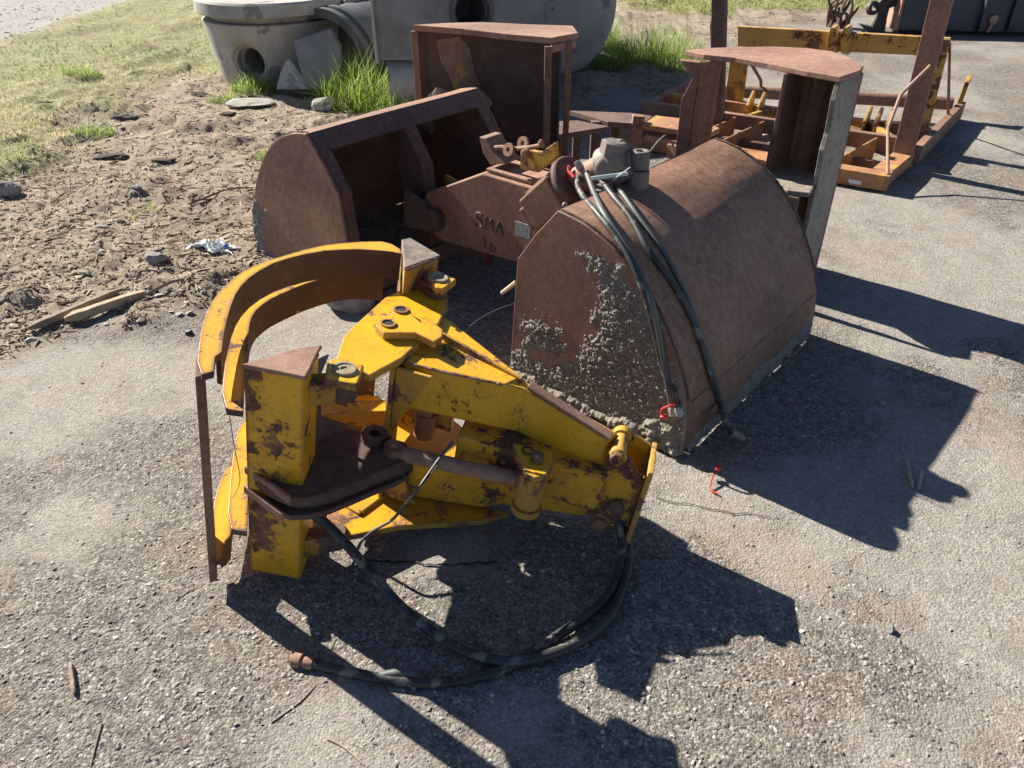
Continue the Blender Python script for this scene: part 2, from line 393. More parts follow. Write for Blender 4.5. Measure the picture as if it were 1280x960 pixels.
soil = n.mix(n.ramp(n.noise(6, 8, .7), [(.36, 0), (.66, 1)]), (.17, .135, .10), (.42, .355, .275))
soil = n.mix(n.ramp(n.noise(45, 6, .75), [(.42, 0), (.62, 1)]), soil, (.27, .215, .16))
soil = n.mix(n.ramp(n.noise(90, 3, .6, 0, (1, .35, 1)), [(.60, 0), (.66, .8)]), soil, (.46, .38, .28))
soil = n.mix(n.ramp(n.noise(3.3, 6, .7, .6), [(.56, 0), (.68, .75)]), soil, (.075, .055, .042))
turf = n.mix(n.ramp(n.noise(14, 7, .75), [(.38, 0), (.62, 1)]), (.13, .17, .045), (.34, .30, .17))
turf = n.mix(n.ramp(n.noise(2.2, 6, .7), [(.54, 0), (.66, .8)]), turf, (.20, .155, .105))
roadc = n.mix(n.ramp(n.noise(120, 4, .7), [(.3, 0), (.7, 1)]), (.23, .225, .215), (.36, .35, .33))
col = n.mix(n.attr('dirt'), asp, soil); col = n.mix(n.attr('grassy'), col, turf); col = n.mix(n.attr('road'), col, roadc)
n.l(col, b.inputs['Base Color'])
hA = n.math('MULTIPLY', vs.outputs[2], .55); hA = n.math('ADD', hA, n.math('MULTIPLY', vs2.outputs[2], .5)); hA = n.math('ADD', hA, n.math('MULTIPLY', n.vor(150), -.6))
hA = n.math('ADD', hA, n.math('MULTIPLY', n.noise(40, 6, .75), 1.5))
hB = n.math('MULTIPLY', n.noise(28, 9, .8), 5.0)
hA = n.math('MULTIPLY', hA, n.ramp(n.attr('sandy'), [(.2, 1.5), (.8, .75)]))
hh = n.new('ShaderNodeMix', data_type='FLOAT'); n.l(n.attr('dirt'), hh.inputs[0]); n.l(hA, hh.inputs[2]); n.l(hB, hh.inputs[3])
n.l(n.bump(hh.outputs[0], .6, .007), b.inputs['Normal'])
me.materials.append(m)

# ------------------------------------------------------------------ scatter
def scatter(name, TV, TF, pos, rot, scl, tint, material, parent=None, label=None, cat=None, kind='stuff', smooth=False):
    TV = np.array(TV, float); TF = np.array(TF, int); Np = len(pos); nv = len(TV)
    vs = TV[None]*scl[:, None, :]
    vs = np.einsum('nij,nkj->nki', rot, vs)+pos[:, None, :]
    if parent: vs = vs-np.array(rootloc(parent))[None, None]
    fs = (TF[None]+(np.arange(Np)*nv)[:, None, None]).reshape(-1, TF.shape[1]); k = TF.shape[1]
    me = bpy.data.meshes.new(name); me.vertices.add(Np*nv); me.vertices.foreach_set('co', vs.astype(np.float32).ravel())
    me.loops.add(fs.size); me.loops.foreach_set('vertex_index', fs.ravel().astype(np.int32))
    me.polygons.add(len(fs)); me.polygons.foreach_set('loop_start', (np.arange(len(fs))*k).astype(np.int32))
    me.polygons.foreach_set('loop_total', np.full(len(fs), k, np.int32)); me.polygons.foreach_set('use_smooth', np.full(len(fs), smooth))
    me.update()
    at = me.attributes.new('tint', 'FLOAT', 'POINT'); at.data.foreach_set('value', np.repeat(tint, nv).astype(np.float32))
    me.materials.append(material)
    o = bpy.data.objects.new(name, me); COL.objects.link(o); o.parent = parent
    if parent is None: tag(o, label, cat, kind=kind)
    elif kind: o['kind'] = kind
    return o
def rotz(a):
    c, s = np.cos(a), np.sin(a); z = np.zeros_like(a); o = np.ones_like(a)
    return np.stack([np.stack([c, -s, z], -1), np.stack([s, c, z], -1), np.stack([z, z, o], -1)], -2)
def rotx(a):
    c, s = np.cos(a), np.sin(a); z = np.zeros_like(a); o = np.ones_like(a)
    return np.stack([np.stack([o, z, z], -1), np.stack([z, c, -s], -1), np.stack([z, s, c], -1)], -2)
def screen_pts(n, x0, x1, y0, y1):
    px = rng.uniform(x0, x1, n); py = rng.uniform(y0, y1, n)
    X = (px-640)/FPX; Yc = -(py-480)/FPX
    ry = math.cos(PITCH)+Yc*math.sin(PITCH); rz = -math.sin(PITCH)+Yc*math.cos(PITCH); t = -CAMZ/rz
    return X*t, ry*t
def visible_area(n, ylo=-20, yhi=1010):
    return screen_pts(n, -120, 1400, ylo, yhi)
# stone template
bm = bmesh.new(); bmesh.ops.create_icosphere(bm, subdivisions=1, radius=1)
SV = np.array([v.co[:] for v in bm.verts]); SF = np.array([[v.index for v in f.verts] for f in bm.faces]); bm.free()
SV = SV*(1+.62*(rng.random((len(SV), 1))-.5)); SV[:, 2] *= .55
def stones(n, smin, smax, pw, fltr, area, name, label, mt='stone_mix'):
    x, y = area(n); dm = masks(x, y); keep = fltr(dm, x, y); x = x[keep]; y = y[keep]; dm = tuple(a[keep] for a in dm)
    k = len(x); s = smin+(smax-smin)*rng.random(k)**pw; z = height(x, y, dm)+s*.05
    sc = np.stack([s*rng.uniform(.7, 1.4, k), s*rng.uniform(.6, 1.1, k), s*rng.uniform(.6, 1.1, k)], -1)
    R = rotz(rng.uniform(0, 6.28, k))@rotx(rng.uniform(-.5, .5, k))
    return scatter(name, SV, SF, np.stack([x, y, z], -1), R, sc, np.clip(rng.normal(.60, .17, k), 0, 1), M[mt], None, label, 'gravel')
stones(60000, .0010, .0075, 5.0, lambda d, x, y: (d[0] < .6) & (y < 5.5) & (rng.random(len(x)) < np.clip(1.05-1.35*sandy(x, y), .07, 1)), visible_area, 'loose_gravel', 'fine loose grey and pale gravel strewn over the worn asphalt')
stones(4200, .006, .028, 3.0, lambda d, x, y: (d[0] > .3) & (d[1] < .7), visible_area, 'dirt_clods', 'small stones and clods mixed into the churned brown soil')
# mulch slivers on the soil
CV = [(-.5, -.5, 0), (.5, -.35, 0), (.42, .5, 0), (-.5, .4, 0), (-.45, -.4, .4), (.4, -.3, .5), (.38, .4, .4), (-.42, .35, .5)]
CF = [(3, 2, 1, 0), (4, 5, 6, 7), (0, 1, 5, 4), (1, 2, 6, 5), (2, 3, 7, 6), (3, 0, 4, 7)]
def chips(n, L0, L1, W, fltr, name, label, mtl='mulch', yr=(-20, 1010), tm=(.55, .25), xr=(-120, 1400), tl=.35):
    x, y = screen_pts(n, xr[0], xr[1], *yr); dm = masks(x, y); keep = fltr(dm, x, y); x = x[keep]; y = y[keep]; dm = tuple(a[keep] for a in dm)
    k = len(x); L = L0+(L1-L0)*rng.random(k)**2.5; sc = np.stack([L, W*rng.uniform(.5, 1.6, k), W*.6*np.ones(k)], -1)
    z = height(x, y, dm)+.003
    R = rotz(rng.uniform(0, 6.28, k))@rotx(rng.uniform(-1, 1, k))@np.transpose(rotx(np.zeros(k)), (0, 2, 1))
    ty = rng.uniform(-tl, tl, k); c, s = np.cos(ty), np.sin(ty); z0 = np.zeros(k); o1 = np.ones(k)
    RY = np.stack([np.stack([c, z0, s], -1), np.stack([z0, o1, z0], -1), np.stack([-s, z0, c], -1)], -2)
    return scatter(name, CV, CF, np.stack([x, y, z], -1), R@RY, sc, np.clip(rng.normal(tm[0], tm[1], k), 0, 1), M[mtl], None, label, 'mulch')
chips(30000, .012, .085, .007, lambda d, x, y: (d[0] > .45) & (d[1] < .75), 'bark_mulch', 'brown and pale bark slivers scattered over the soil bank', yr=(-20, 470), tm=(.62, .27))
chips(7000, .04, .16, .0025, lambda d, x, y: (d[0] > .5) & (d[1] < .8), 'straw_litter', 'dry straw stalks lying over the soil bank', 'straw', yr=(-20, 440), tl=.12)
chips(420, .008, .05, .0016, lambda d, x, y: (d[0] < .45) & (y < 4), 'litter_chips', 'tiny dry twigs and straw scraps lying about on the asphalt', 'straw', tl=.1, tm=(.3, .25))
# grass
BV = [(-.5, 0, 0), (.5, 0, 0), (.32, .10, .55), (-.32, .10, .55), (0, .42, 1.0)]
BF = [(0, 1, 2), (0, 2, 3), (3, 2, 4)]
def blades(name, x, y, hgt, w, tint, mt, label=None, parent=None, lean=.5, kind='stuff', bz=None, dirv=None, cat='grass'):
    k = len(x); h = hgt*rng.uniform(.5, 1.25, k); R = rotz(rng.uniform(0, 6.28, k))@rotx(-np.abs(rng.normal(0, lean, k)))
    if dirv is not None: R = rotz(dirv)@rotx(-np.abs(rng.normal(lean, .25, k)))
    sc = np.stack([w*rng.uniform(.7, 1.4, k), h, h], -1); z = (height(x, y)-.004) if bz is None else bz
    return scatter(name, BV, BF, np.stack([x, y, z], -1), R, sc, tint, M[mt], parent, label, cat, kind)
x, y = screen_pts(60000, -120, 860, -20, 300); dm = masks(x, y)
thin = fbm(x, y, 1.6, 4, 77)
keep = (dm[2] < .5) & (rng.random(len(x)) < np.clip(dm[1]*1.0*(.35+1.3*(thin-.28)), 0, 1)); x = x[keep]; y = y[keep]; th = thin[keep]
blades('meadow_grass', x, y, .055, .006, np.clip(.52-(fbm(x, y, 1.1, 4, 78)-.5)*3.2+rng.normal(0, .16, len(x)), 0, 1), 'grass', 'short patchy yellow-green grass beside the road', lean=.55)
x, y = screen_pts(12000, 760, 1400, -20, 26); dm = masks(x, y); keep = (dm[1] > .4) & (dm[2] < .5); x = x[keep]; y = y[keep]
blades('verge_grass', x, y, .07, .012, np.clip(.62+rng.normal(0, .15, len(x)), 0, 1), 'grass', 'thin dry grass strip beyond the yard')
x, y = screen_pts(9000, -60, 560, 150, 330); dm = masks(x, y)
keep = (dm[0] > .5) & (dm[1] < .5) & (rng.random(len(x)) < np.clip((fbm(x, y, 2.2, 4, 99)-.47)*4, 0, 1)); x = x[keep]; y = y[keep]
blades('dry_grass', x, y, .045, .0035, rng.random(len(x)), 'straw', 'sparse dead straw lying over the soil bank', lean=1.1)

def tuft(px, py, rad, n, hgt, label, green=.8, cat='grass tuft', w=.0055, spread=1.05, name='grass_tuft'):
    c = g(px, py); root = thing(name, (c.x, c.y, hz(c.x, c.y)), label, cat)
    k = int(n*green); a = rng.uniform(0, 6.28, k); r = rad*np.sqrt(rng.random(k))
    x = c.x+r*np.cos(a); y = c.y+r*np.sin(a)*.8
    blades('green_blades', x, y, hgt*(1.1-.5*(r/rad)), w, np.clip(rng.normal(.55, .2, k), 0, 1), 'grass_green', parent=root, lean=spread*.55, kind='stuff')
    k = n-k+20; a = rng.uniform(0, 6.28, k); r = rad*1.15*np.sqrt(rng.random(k)); x = c.x+r*np.cos(a); y = c.y+r*np.sin(a)*.8
    blades('dry_blades', x, y, hgt*.55, w*.8, rng.random(k), 'straw', parent=root, lean=1.15, kind='stuff')
    return root
tuft(455, 132, .34, 1100, .46, 'big bright green grass tuft before the pale concrete chamber')
tuft(496, 146, .22, 350, .30, 'lower grass clump between the big tuft and the upright rusty shell')
tuft(318, 118, .20, 420, .20, 'small green tuft at the foot of the manhole section opening')
tuft(822, 82, .46, 1000, .50, 'wide sunlit grass tuft on the soil bank between shell and post', .85)
tuft(763, 90, .20, 450, .36, 'rounded yellow-green tuft on the edge of the pipe shadow', .75)
tuft(738, 62, .30, 900, .48, 'tall dark shaded grass clump in front of the fallen big pipe', .9)
tuft(105, 105, .17, 320, .13, 'low bright tuft at the middle of the lawn edge')
tuft(118, 170, .15, 300, .12, 'small green tuft alone on the soil below the lawn')
tuft(278, 128, .12, 160, .12, 'tiny yellow tuft left of the flat stone')
tuft(345, 200, .16, 260, .12, 'dry pale tuft just behind the left brown bucket shell', .35)
tuft(175, 268, .13, 130, .06, 'sparse flattened tuft among the wood chips', .3)

def crack(pts, w, name='asphalt_crack'):
    P = []; 
    for i in range(len(pts)-1):
        for k in range(8):
            t = k/8; P.append(V(pts[i]).lerp(V(pts[i+1]), t))
    P.append(V(pts[-1])); vs = []; fs = []
    d = (P[-1]-P[0]).normalized(); nrm = V((-d.y, d.x, 0))
    for i, p in enumerate(P):
        j = nrm*random.uniform(-.006, .006); ww = w*random.uniform(.5, 1.5)*(0.3 if i in (0, len(P)-1) else 1)
        for sgn in (-1, 1):
            q = p+j+nrm*sgn*ww/2; vs.append((q.x, q.y, hz(q.x, q.y)+.004))
    for i in range(len(P)-1): fs.append((2*i, 2*i+1, 2*i+3, 2*i+2))
    o = MB().add(vs, fs).build(name, M['dark']); tag(o, kind='structure')
crack([g(440, 698), g(500, 704), g(560, 707), g(622, 703)], .007)
crack([g(815, 622), g(900, 640), g(980, 648)], .003)

# ------------------------------------------------------------------ clamshell grab in front
A = V((.564, 1.959, 0)); GU = V((.65, .76, 0)).normalized(); GV = V((-.76, .65, 0)).normalized()
G1 = Frame(A, GV, GU, (0, 0, 1))           # s along the open grab, t across its width, z up
grab = thing('clamshell_grab', G1.w(1.15, .5, 0), 'brown rusty clamshell grab lying wide open, black hoses draped over its nearest cement-splashed shell', 'clamshell grab')
ARC = [(0, .012), (0, .10), (.014, .21), (.038, .28), (.072, .35), (.108, .415), (.15, .475), (.19, .525), (.235, .57), (.28, .607), (.325, .636), (.38, .663), (.434, .684), (.49, .696), (.543, .703)]
RIMP = [(.543, .703), (.63, .60), (.706, .49), (.725, .25), (.742, .012)]
def shell(parent, fr, mirror, t0, t1, mats, dents=False, lab=None):
    S = (lambda s: 2.37-s) if mirror else (lambda s: s)
    W = lambda s, t, z: fr.w(S(s), t, z)
    th = .012
    # curved skin with thickness, fine grid so it can sag slightly
    mb = MB(); nT = 26; pts = []
    arc = []
    for i in range(len(ARC)-1):
        for k in range(3): t = k/3; arc.append((ARC[i][0]*(1-t)+ARC[i+1][0]*t, ARC[i][1]*(1-t)+ARC[i+1][1]*t))
    arc.append(ARC[-1]); na = len(arc)
    cx, cz = .55, .12
    for inner in (0, 1):
        for j in range(nT+1):
            t = t0+(t1-t0)*j/nT
            for i, (s, z) in enumerate(arc):
                f = 1
                if inner: d = V((cx-s, cz-z)).normalized(); s2, z2 = s+d.x*th, z+d.y*th
                else:
                    bowl = .007*(vnoise(np.array([t*4.0+(9 if mirror else 0)]), np.array([i*.16]), 5)[0]-.5)*min(1, min(j, nT-j)/3)*min(1, i/3)
                    d = V((cx-s, cz-z)).normalized(); s2, z2 = s+d.x*bowl, z+d.y*bowl
                if i < 2 and not inner: s2 -= 0; z2 += .012*(vnoise(np.array([t*14.0]), np.array([3.3]), 8)[0]) if i == 0 else 0
                pts.append(W(s2, t, z2))
    fs = []; off = (nT+1)*na
    for j in range(nT):
        for i in range(na-1):
            a = j*na+i; fs.append((a, a+1, a+na+1, a+na)); fs.append((a+off, a+na+off, a+na+1+off, a+1+off))
    mb.add(pts, fs, True)
    es = []
    for j in range(nT):
        for i in (0, na-1): a = j*na+i; es.append((a, a+na, a+na+off, a+off))
    for i in range(na-1):
        for j in (0, nT): a = j*na+i; es.append((a, a+1, a+1+off, a+off))
    n0 = len(mb.v)-len(pts); mb.f += [tuple(q+n0 for q in e) for e in es]; mb.sm += [False]*len(es)
    sh = mb.build('shell', mats['skin'], parent, label=lab)
    outline = [(0, .006)]+ARC[1:]+RIMP[1:-1]+[(.742, .006)]
    for t in (t0, t1):
        d = -.014 if t == t0 else .014
        mb = MB(); mb.prism([W(s, t, z) for s, z in outline], fr.e[1]*d)
        mb.build('end_plate', mats['plate'], sh, .003)
    # rim round the two rear windows
    mb = MB()
    def strip(path, ta, tb, th=.016):
        for i in range(len(path)-1):
            (s0, z0), (s1, z1) = path[i], path[i+1]; d = V((s1-s0, z1-z0)).normalized(); nn = V((-d.y, d.x))*th
            q = [W(s0, ta, z0), W(s1, ta, z1), W(s1-nn.x, ta, z1-nn.y), W(s0-nn.x, ta, z0-nn.y)]
            mb.prism(q, fr.e[1]*(tb-ta))
    e = .003
    strip(RIMP, t0+e, t0+.055); strip(RIMP, t1-.055, t1-e)
    strip([(.543, .703), (.60, .637)], t0+.056, t1-.056); strip([(.734, .10), (.742, .012)], t0+.056, t1-.056)
    strip([(.49, .690), (.5425, .700)], t0+.05, t1-.05, .03)
    mb.build('rim', mats['rim'], sh, .003)
    mb = MB(); tm = (t0+t1)/2
    mb.prism([W(s, tm-.035, z) for s, z in [(.55, .685), (.60, .637), (.70, .485), (.722, .25), (.735, .11), (.62, .11), (.58, .30), (.50, .55), (.44, .66)]], fr.e[1]*.07)
    mb.build('divider', mats['div'], sh, .004)
    return sh
near = shell(grab, G1, False, 0.0, 1.0, dict(skin=M['rust'], plate=M['rust_plate'], rim=M['rust'], div=M['rust_yellow']), lab='nearest shell, cement-splashed end plate towards the grapple')
far = shell(grab, G1, True, 0.0, 1.0, dict(skin=M['rust'], plate=M['rust'], rim=M['rust_dark'], div=M['rust_dark']), lab='far shell with its dark window openings towards the middle')

def seam(parent, pts, r, mt='rust_dark'):
    P = []
    for i in range(len(pts)-1):
        a, b = V(pts[i]), V(pts[i+1]); k = max(2, int((b-a).length/.012))
        for q in range(k): P.append(a.lerp(b, q/k)+V([random.uniform(-.0012, .0012) for _ in range(3)]))
    P.append(V(pts[-1])); MB().tube(P, [r*random.uniform(.6, 1.3) for _ in P], 6, 1).build('weld_seam', M[mt], parent)
for t_ in (-.001, 1.001): seam(near, [G1.w(s_-.004, t_, z_+.004) for s_, z_ in ARC[2:]], .0035)
seam(far, [G1.w(2.37-s_+.004, -.001, z_+.004) for s_, z_ in ARC[2:]], .0035)
seam(near, [G1.w(.0125, t_, .195) for t_ in (.02, .3, .6, .98)], .003)
# dried cement on the near end plate (clumpy layer, real relief)
def cement_layer(name, mask, su, sv, fn, thick, parent, dens=150, seed=3, fq=80):
    uu, vv = np.meshgrid(np.linspace(*su, dens), np.linspace(*sv, int(dens*(sv[1]-sv[0])/(su[1]-su[0]))))
    mm = mask(uu, vv); cl = fbm(uu, vv, fq, 4, seed)
    h = mm*(.35+1.3*np.clip(cl-.3, 0, 1)+.35*fbm(uu, vv, fq*3.1, 2, seed+40))*thick-.004*(mm < .05)-.002
    mb = MB(); R, Cn = uu.shape; idx = -np.ones((R, Cn), int); vs = []
    ok = mm > .001
    ok2 = ok.copy(); ok2[1:] |= ok[:-1]; ok2[:-1] |= ok[1:]; ok2[:, 1:] |= ok[:, :-1]; ok2[:, :-1] |= ok[:, 1:]
    for i in range(R):
        for j in range(Cn):
            if ok2[i, j]: idx[i, j] = len(vs); vs.append(fn(uu[i, j], vv[i, j], h[i, j]))
    fs = [(idx[i, j], idx[i, j+1], idx[i+1, j+1], idx[i+1, j]) for i in range(R-1) for j in range(Cn-1) if min(idx[i, j], idx[i, j+1], idx[i+1, j+1], idx[i+1, j]) >= 0]
    mb.add(vs, fs, True); o = mb.build(name, M['cement'], parent)
    return o
def arc_in(u, v):      # inside the end-plate outline?
    outline = [(0.0, 0.004)]+ARC[1:]+RIMP[1:-1]+[(.742, .004)]
    return poly_sdf(u, v, outline)
def plan(pts): return [(G1.loc(G1.hit(x, y, 1, 0)).x, G1.loc(G1.hit(x, y, 1, 0)).z) for x, y in pts]
CEM_A = plan([(638, 470), (646, 446), (664, 448), (690, 462), (715, 462), (735, 448), (752, 420), (760, 385), (756, 345), (738, 318), (752, 316), (778, 342), (802, 378), (824, 430), (847, 480), (866, 530), (860, 580)])
CEM_B = plan([(656, 428), (658, 404), (680, 396), (702, 404), (714, 432), (704, 450), (672, 444)])
CEM_H = plan([(636, 475), (644, 452), (668, 462), (700, 478), (735, 496), (770, 512), (800, 520), (825, 512), (850, 520), (862, 580)])
def pmask(u, v):
    ins = arc_in(u, v); j = (fbm(u, v, 24, 5, 61)-.5)+.5*(fbm(u, v, 110, 3, 62)-.5)
    a = poly_sdf(u, v, CEM_A)/.035+j*2.6+1.0; b = poly_sdf(u, v, CEM_B)/.045+j*3.2+.15
    return np.clip(np.maximum(a, b)*.7, 0, 1)*np.clip(ins/.004, 0, 1)
cement_layer('cement_splatter', pmask, (0, .75), (0, .60), lambda u, v, h: G1.w(u, -.0142-h, v), .012, near, 430, 3, 120)
def ledge(u, v):
    j = (fbm(u, v, 18, 4, 88)-.5); return np.clip((poly_sdf(u, v, CEM_H)+j*.05)/.025, 0, 1)*np.clip(arc_in(u, v)/.004, 0, 1)
cement_layer('cement_heap', ledge, (0.005, .745), (0, .24), lambda u, v, h: G1.w(u, -.015-h*max(.3, 1.25-v*3.5), v), .026, near, 340, 9, 45)
def lmask(u, v):
    j = (fbm(u, v, 9, 5, 71)-.5); return np.clip((.12-u+j*.25-np.maximum(v-.28, 0)*1.2)/.05, 0, 1)*np.clip(arc_in(u, v)/.006, 0, 1)
cement_layer('cement_splatter', lmask, (0, .4), (0, .42), lambda u, v, h: G1.w(2.37-u, -.0142-h, v), .012, far, 110)
# cement along the near shell's cutting edge
def emask(u, v):
    j = (fbm(u, v, 7, 5, 51)-.5); return np.clip((.05+j*.10+.03*(u > .45)-v)/.02, 0, 1)
cement_layer('cement_edge', emask, (.01, .99), (.005, .12), lambda u, v, h: G1.w(-.0005-h, u, v), .012, near, 220, 4)
for t, L in ((.53, .07), (.72, .05), (.80, .09)):
    mb = MB(); mb.prism([G1.w(-.002, t, .0), G1.w(-.002, t+L, .005), G1.w(-.014, t+L*.7, .03), G1.w(-.010, t+L*.2, .022)], G1.e[0]*(-.02)); mb.build('cement_lump', M['lip'], near, .004)

# centre body
body_out = [(1.64, .33), (1.57, .41), (1.50, .44), (1.243, .562), (.98, .562), (.76, .40), (.69, .33), (.70, .22), (.80, .18), (1.04, .225), (1.50, .195), (1.60, .24)]
mb = MB(); mb.prism([G1.w(s, .40, z) for s, z in body_out], GU*.20); body = mb.build('body', M['rust_body'], grab, .006)
for s in (.80, 1.52):
    MB().lathe(G1.w(s, .36, .30), G1.w(s, .64, .30), [(0, .05), (.28, .05)]).build('hinge_pin', M['rust_dark'], body)
for s in (1, -1):
    q = [(1.13+s*a_, z_) for a_, z_ in ((.36, .25), (.44, .37), (.56, .40), (.58, .22))]
    for t_ in (.36, .62): MB().prism([G1.w(a_, t_, z_) for a_, z_ in q], GU*.025).build('hinge_plate', M['rust_yellow' if t_ > .5 else 'rust_dark'], grab, .004)
MB().beam(G1.w(1.30, .50, .14), G1.w(1.75, .50, .22), .06, .08).build('linkage', M['rust_dark'], grab, .004)
MB().beam(G1.w(1.0, .50, .14), G1.w(.62, .50, .2), .06, .08).build('linkage', M['rust_dark'], grab, .004)
# welded characters on the body face
def stroke(mb, s0, z0, segs, w, h, r=.0048):
    for seg in segs:
        P = [G1.w(s0-a*w, .3985, z0+b_*h) for a, b_ in seg]; mb.tube(P, r, 8, 3)
GL = {'S': [[(1, .85), (.8, 1), (.3, 1), (.05, .8), (.3, .55), (.75, .45), (.95, .22), (.7, 0), (.2, 0), (0, .15)]],
      'M': [[(0, 0), (.05, .5), (.1, 1)], [(.1, 1), (.5, .45)], [(.5, .45), (.9, 1)], [(.9, 1), (.95, .5), (1, 0)]],
      'A': [[(0, 0), (.5, 1)], [(.5, 1), (1, 0)], [(.22, .4), (.78, .4)]],
      '1': [[(.2, .75), (.55, 1)], [(.55, 1), (.55, 0)]],
      '6': [[(.85, 1), (.35, .8), (.08, .4), (.2, .05), (.6, 0), (.9, .25), (.6, .5), (.15, .38)]]}
mb = MB()
p0 = G1.loc(G1.hit(595, 280, 1, .4)); p1 = G1.loc(G1.hit(630, 290, 1, .4)); p2 = G1.loc(G1.hit(604, 307, 1, .4))
wd = (p0.x-p1.x)/3.0
for i, ch in enumerate('SMA'):
    stroke(mb, p0.x-i*wd*1.05, p0.z-.004-i*.004, GL[ch], wd*.8, .058)
for i, ch in enumerate('16'):
    stroke(mb, p2.x+.005-i*wd*.85, p2.z-.008-i*.003, GL[ch], wd*.62, .05)
mb.build('welded_lettering', M['rust_dark'], body)
q = [G1.hit(645, 276, 1, .3975), G1.hit(664, 282, 1, .3975), G1.hit(663, 299, 1, .3975), G1.hit(645, 294, 1, .3975)]
MB().prism(q, -GU*.003).build('rating_plate', M['plate'], body, .0008)
# bracket on the top of the body
T = lambda px, py, t: G1.hit(px, py, 1, t)
mb = MB(); mb.prism([G1.w(1.24, .42, .566), G1.w(1.00, .42, .566), G1.w(1.00, .58, .566), G1.w(1.24, .58, .566)], V((0, 0, .014))); br = mb.build('bracket_base', M['rust_red'], grab, .003)
mb = MB(); mb.prism([T(599, 171, .44), T(607, 173, .44), T(616, 190, .44), T(632, 205, .44), T(613, 206, .44), T(604, 192, .44)], GU*.10); mb.build('bracket_ear', M['rust_flake'], br, .003)
mb = MB(); mb.prism([T(650, 196, .43), T(662, 188, .43), T(676, 190, .43), T(694, 178, .43), T(695, 196, .43), T(684, 206, .43), T(672, 216, .43), T(650, 211, .43)], GU*.02)
mb.prism([T(650, 200, .55), T(662, 192, .55), T(676, 194, .55), T(694, 184, .55), T(692, 206, .55), T(650, 206, .55)], GU*.02)
mb.build('bracket_ear', M['rust_yellow'], br, .003)
mb = MB()
mb.tube([T(606, 186, .46), T(628, 184, .45), T(650, 186, .45), T(680, 181, .46)], .009, 10)
for px, py, t in ((636, 187, .43), (654, 179, .47)):
    mb.ring(T(px, py, t), V((-.55, -.6, .3)), .009, .026, .012)
mb.lathe(T(655, 193, .41), T(655, 193, .41)+V((.5, .6, 0)), [(0, .012), (.003, .02), (.016, .02), (.016, .01), (.05, .01)])
mb.lathe(T(676, 182, .44), T(676, 178, .44), [(0, .011), (.015, .011), (.016, .006), (.022, .006)], 6)
mb.build('bracket_pins', M['rust'], br)

# hydraulic rotator lying on the body
ax0 = G1.hit(676, 262, 1, .31); ax1 = G1.hit(714, 229, 1, .31); ax2 = G1.hit(800, 205, 1, .42)
d1 = (ax1-ax0).normalized()
FR = Frame(ax0, d1, d1.cross(V((0, 0, 1))), V((0, 0, 1))-d1*d1.z)
mb = MB(); L01 = (ax1-ax0).length
mb.box(ax0+d1*(L01*.42), L01*.9, .15, .13, FR); mb.box(ax0-d1*.02, .07, .10, .09, FR)
for sgn in (-1, 1):
    mb.box(ax0+d1*(L01*.5)+FR.e[2]*.066+FR.e[1]*sgn*.04, L01*.8, .028, .02, FR)
rot = mb.build('rotator_housing', M['rust'], grab, .008)
mb = MB(); mb.lathe(ax1, ax1+d1, [(0, .092), (.006, .096), (.022, .096), (.028, .09), (.028, .05)]); mb.build('flange', M['rust_dark'], rot)
m0 = G1.hit(720, 226, 1, .32); m1 = G1.hit(778, 196, 1, .34); d2 = (m1-m0).normalized()
mb = MB(); mb.lathe(m0, m1, [(0, .045), ((m1-m0).length, .045)]); mb.build('shaft', M['rust_red'], rot)
mb = MB(); c = G1.hit(768, 204, 1, .34)
mb.lathe(c-d2*.05, c+d2, [(0, .056), (.012, .070), (.09, .070), (.11, .058)])
mb.lathe(c+V((-.03, 0, -.01)), c+V((-.03, -1, .12)), [(0, .040), (.05, .040), (.055, .034)])
mb.lathe(c+V((-.012, -.02, .035)), c+V((.15, -.02, 1)), [(0, .046), (.042, .046), (.047, .036)], 6)
mot = mb.build('motor', M['grey_metal'], rot)
e = G1.hit(801, 192, 1, .37); mb = MB(); mb.ring(e-V((0, 0, .02)), (0, .05, 1), .014, .032, .06)
mb.beam(c+V((.02, .0, .012)), e-V((.024, 0, .014)), .05, .05); mb.ring(e+V((0, 0, -.09)), (0, .05, 1), .014, .036, .07); mb.build('eye', M['grey_metal'], rot, .004)
cc = G1.hit(748, 214, 1, .29); MB().lathe(cc, cc+V((-.1, -1, .25)), [(0, .017), (.014, .017), (.016, .010), (.03, .010)], 6).build('hose_fitting', M['steel'], rot)
cc = G1.hit(720, 202, 1, .29); MB().lathe(cc, cc+V((.5, -.2, -.6)), [(0, .009), (.02, .014), (.028, .014), (.03, .011), (.06, .011)], 8).build('hose_fitting', M['steel'], rot)
cc = G1.hit(706, 256, 1, .23); MB().lathe(cc, cc+V((.1, -1, .25)), [(0, .010), (.012, .010)], 6).build('bolt_head', M['steel'], rot)
cc = G1.hit(762, 232, 1, .27); MB().lathe(cc, cc+V((.2, -.6, -.5)), [(0, .010), (.02, .014), (.035, .014), (.037, .011), (.05, .011)], 8).build('hose_fitting', M['grey_metal'], rot)
mb = MB(); mb.tube([G1.hit(712, 207, 1, .29), G1.hit(711, 214, 1, .28), G1.hit(718, 222, 1, .27)], .006); mb.build('red_seal', M['red'], rot)

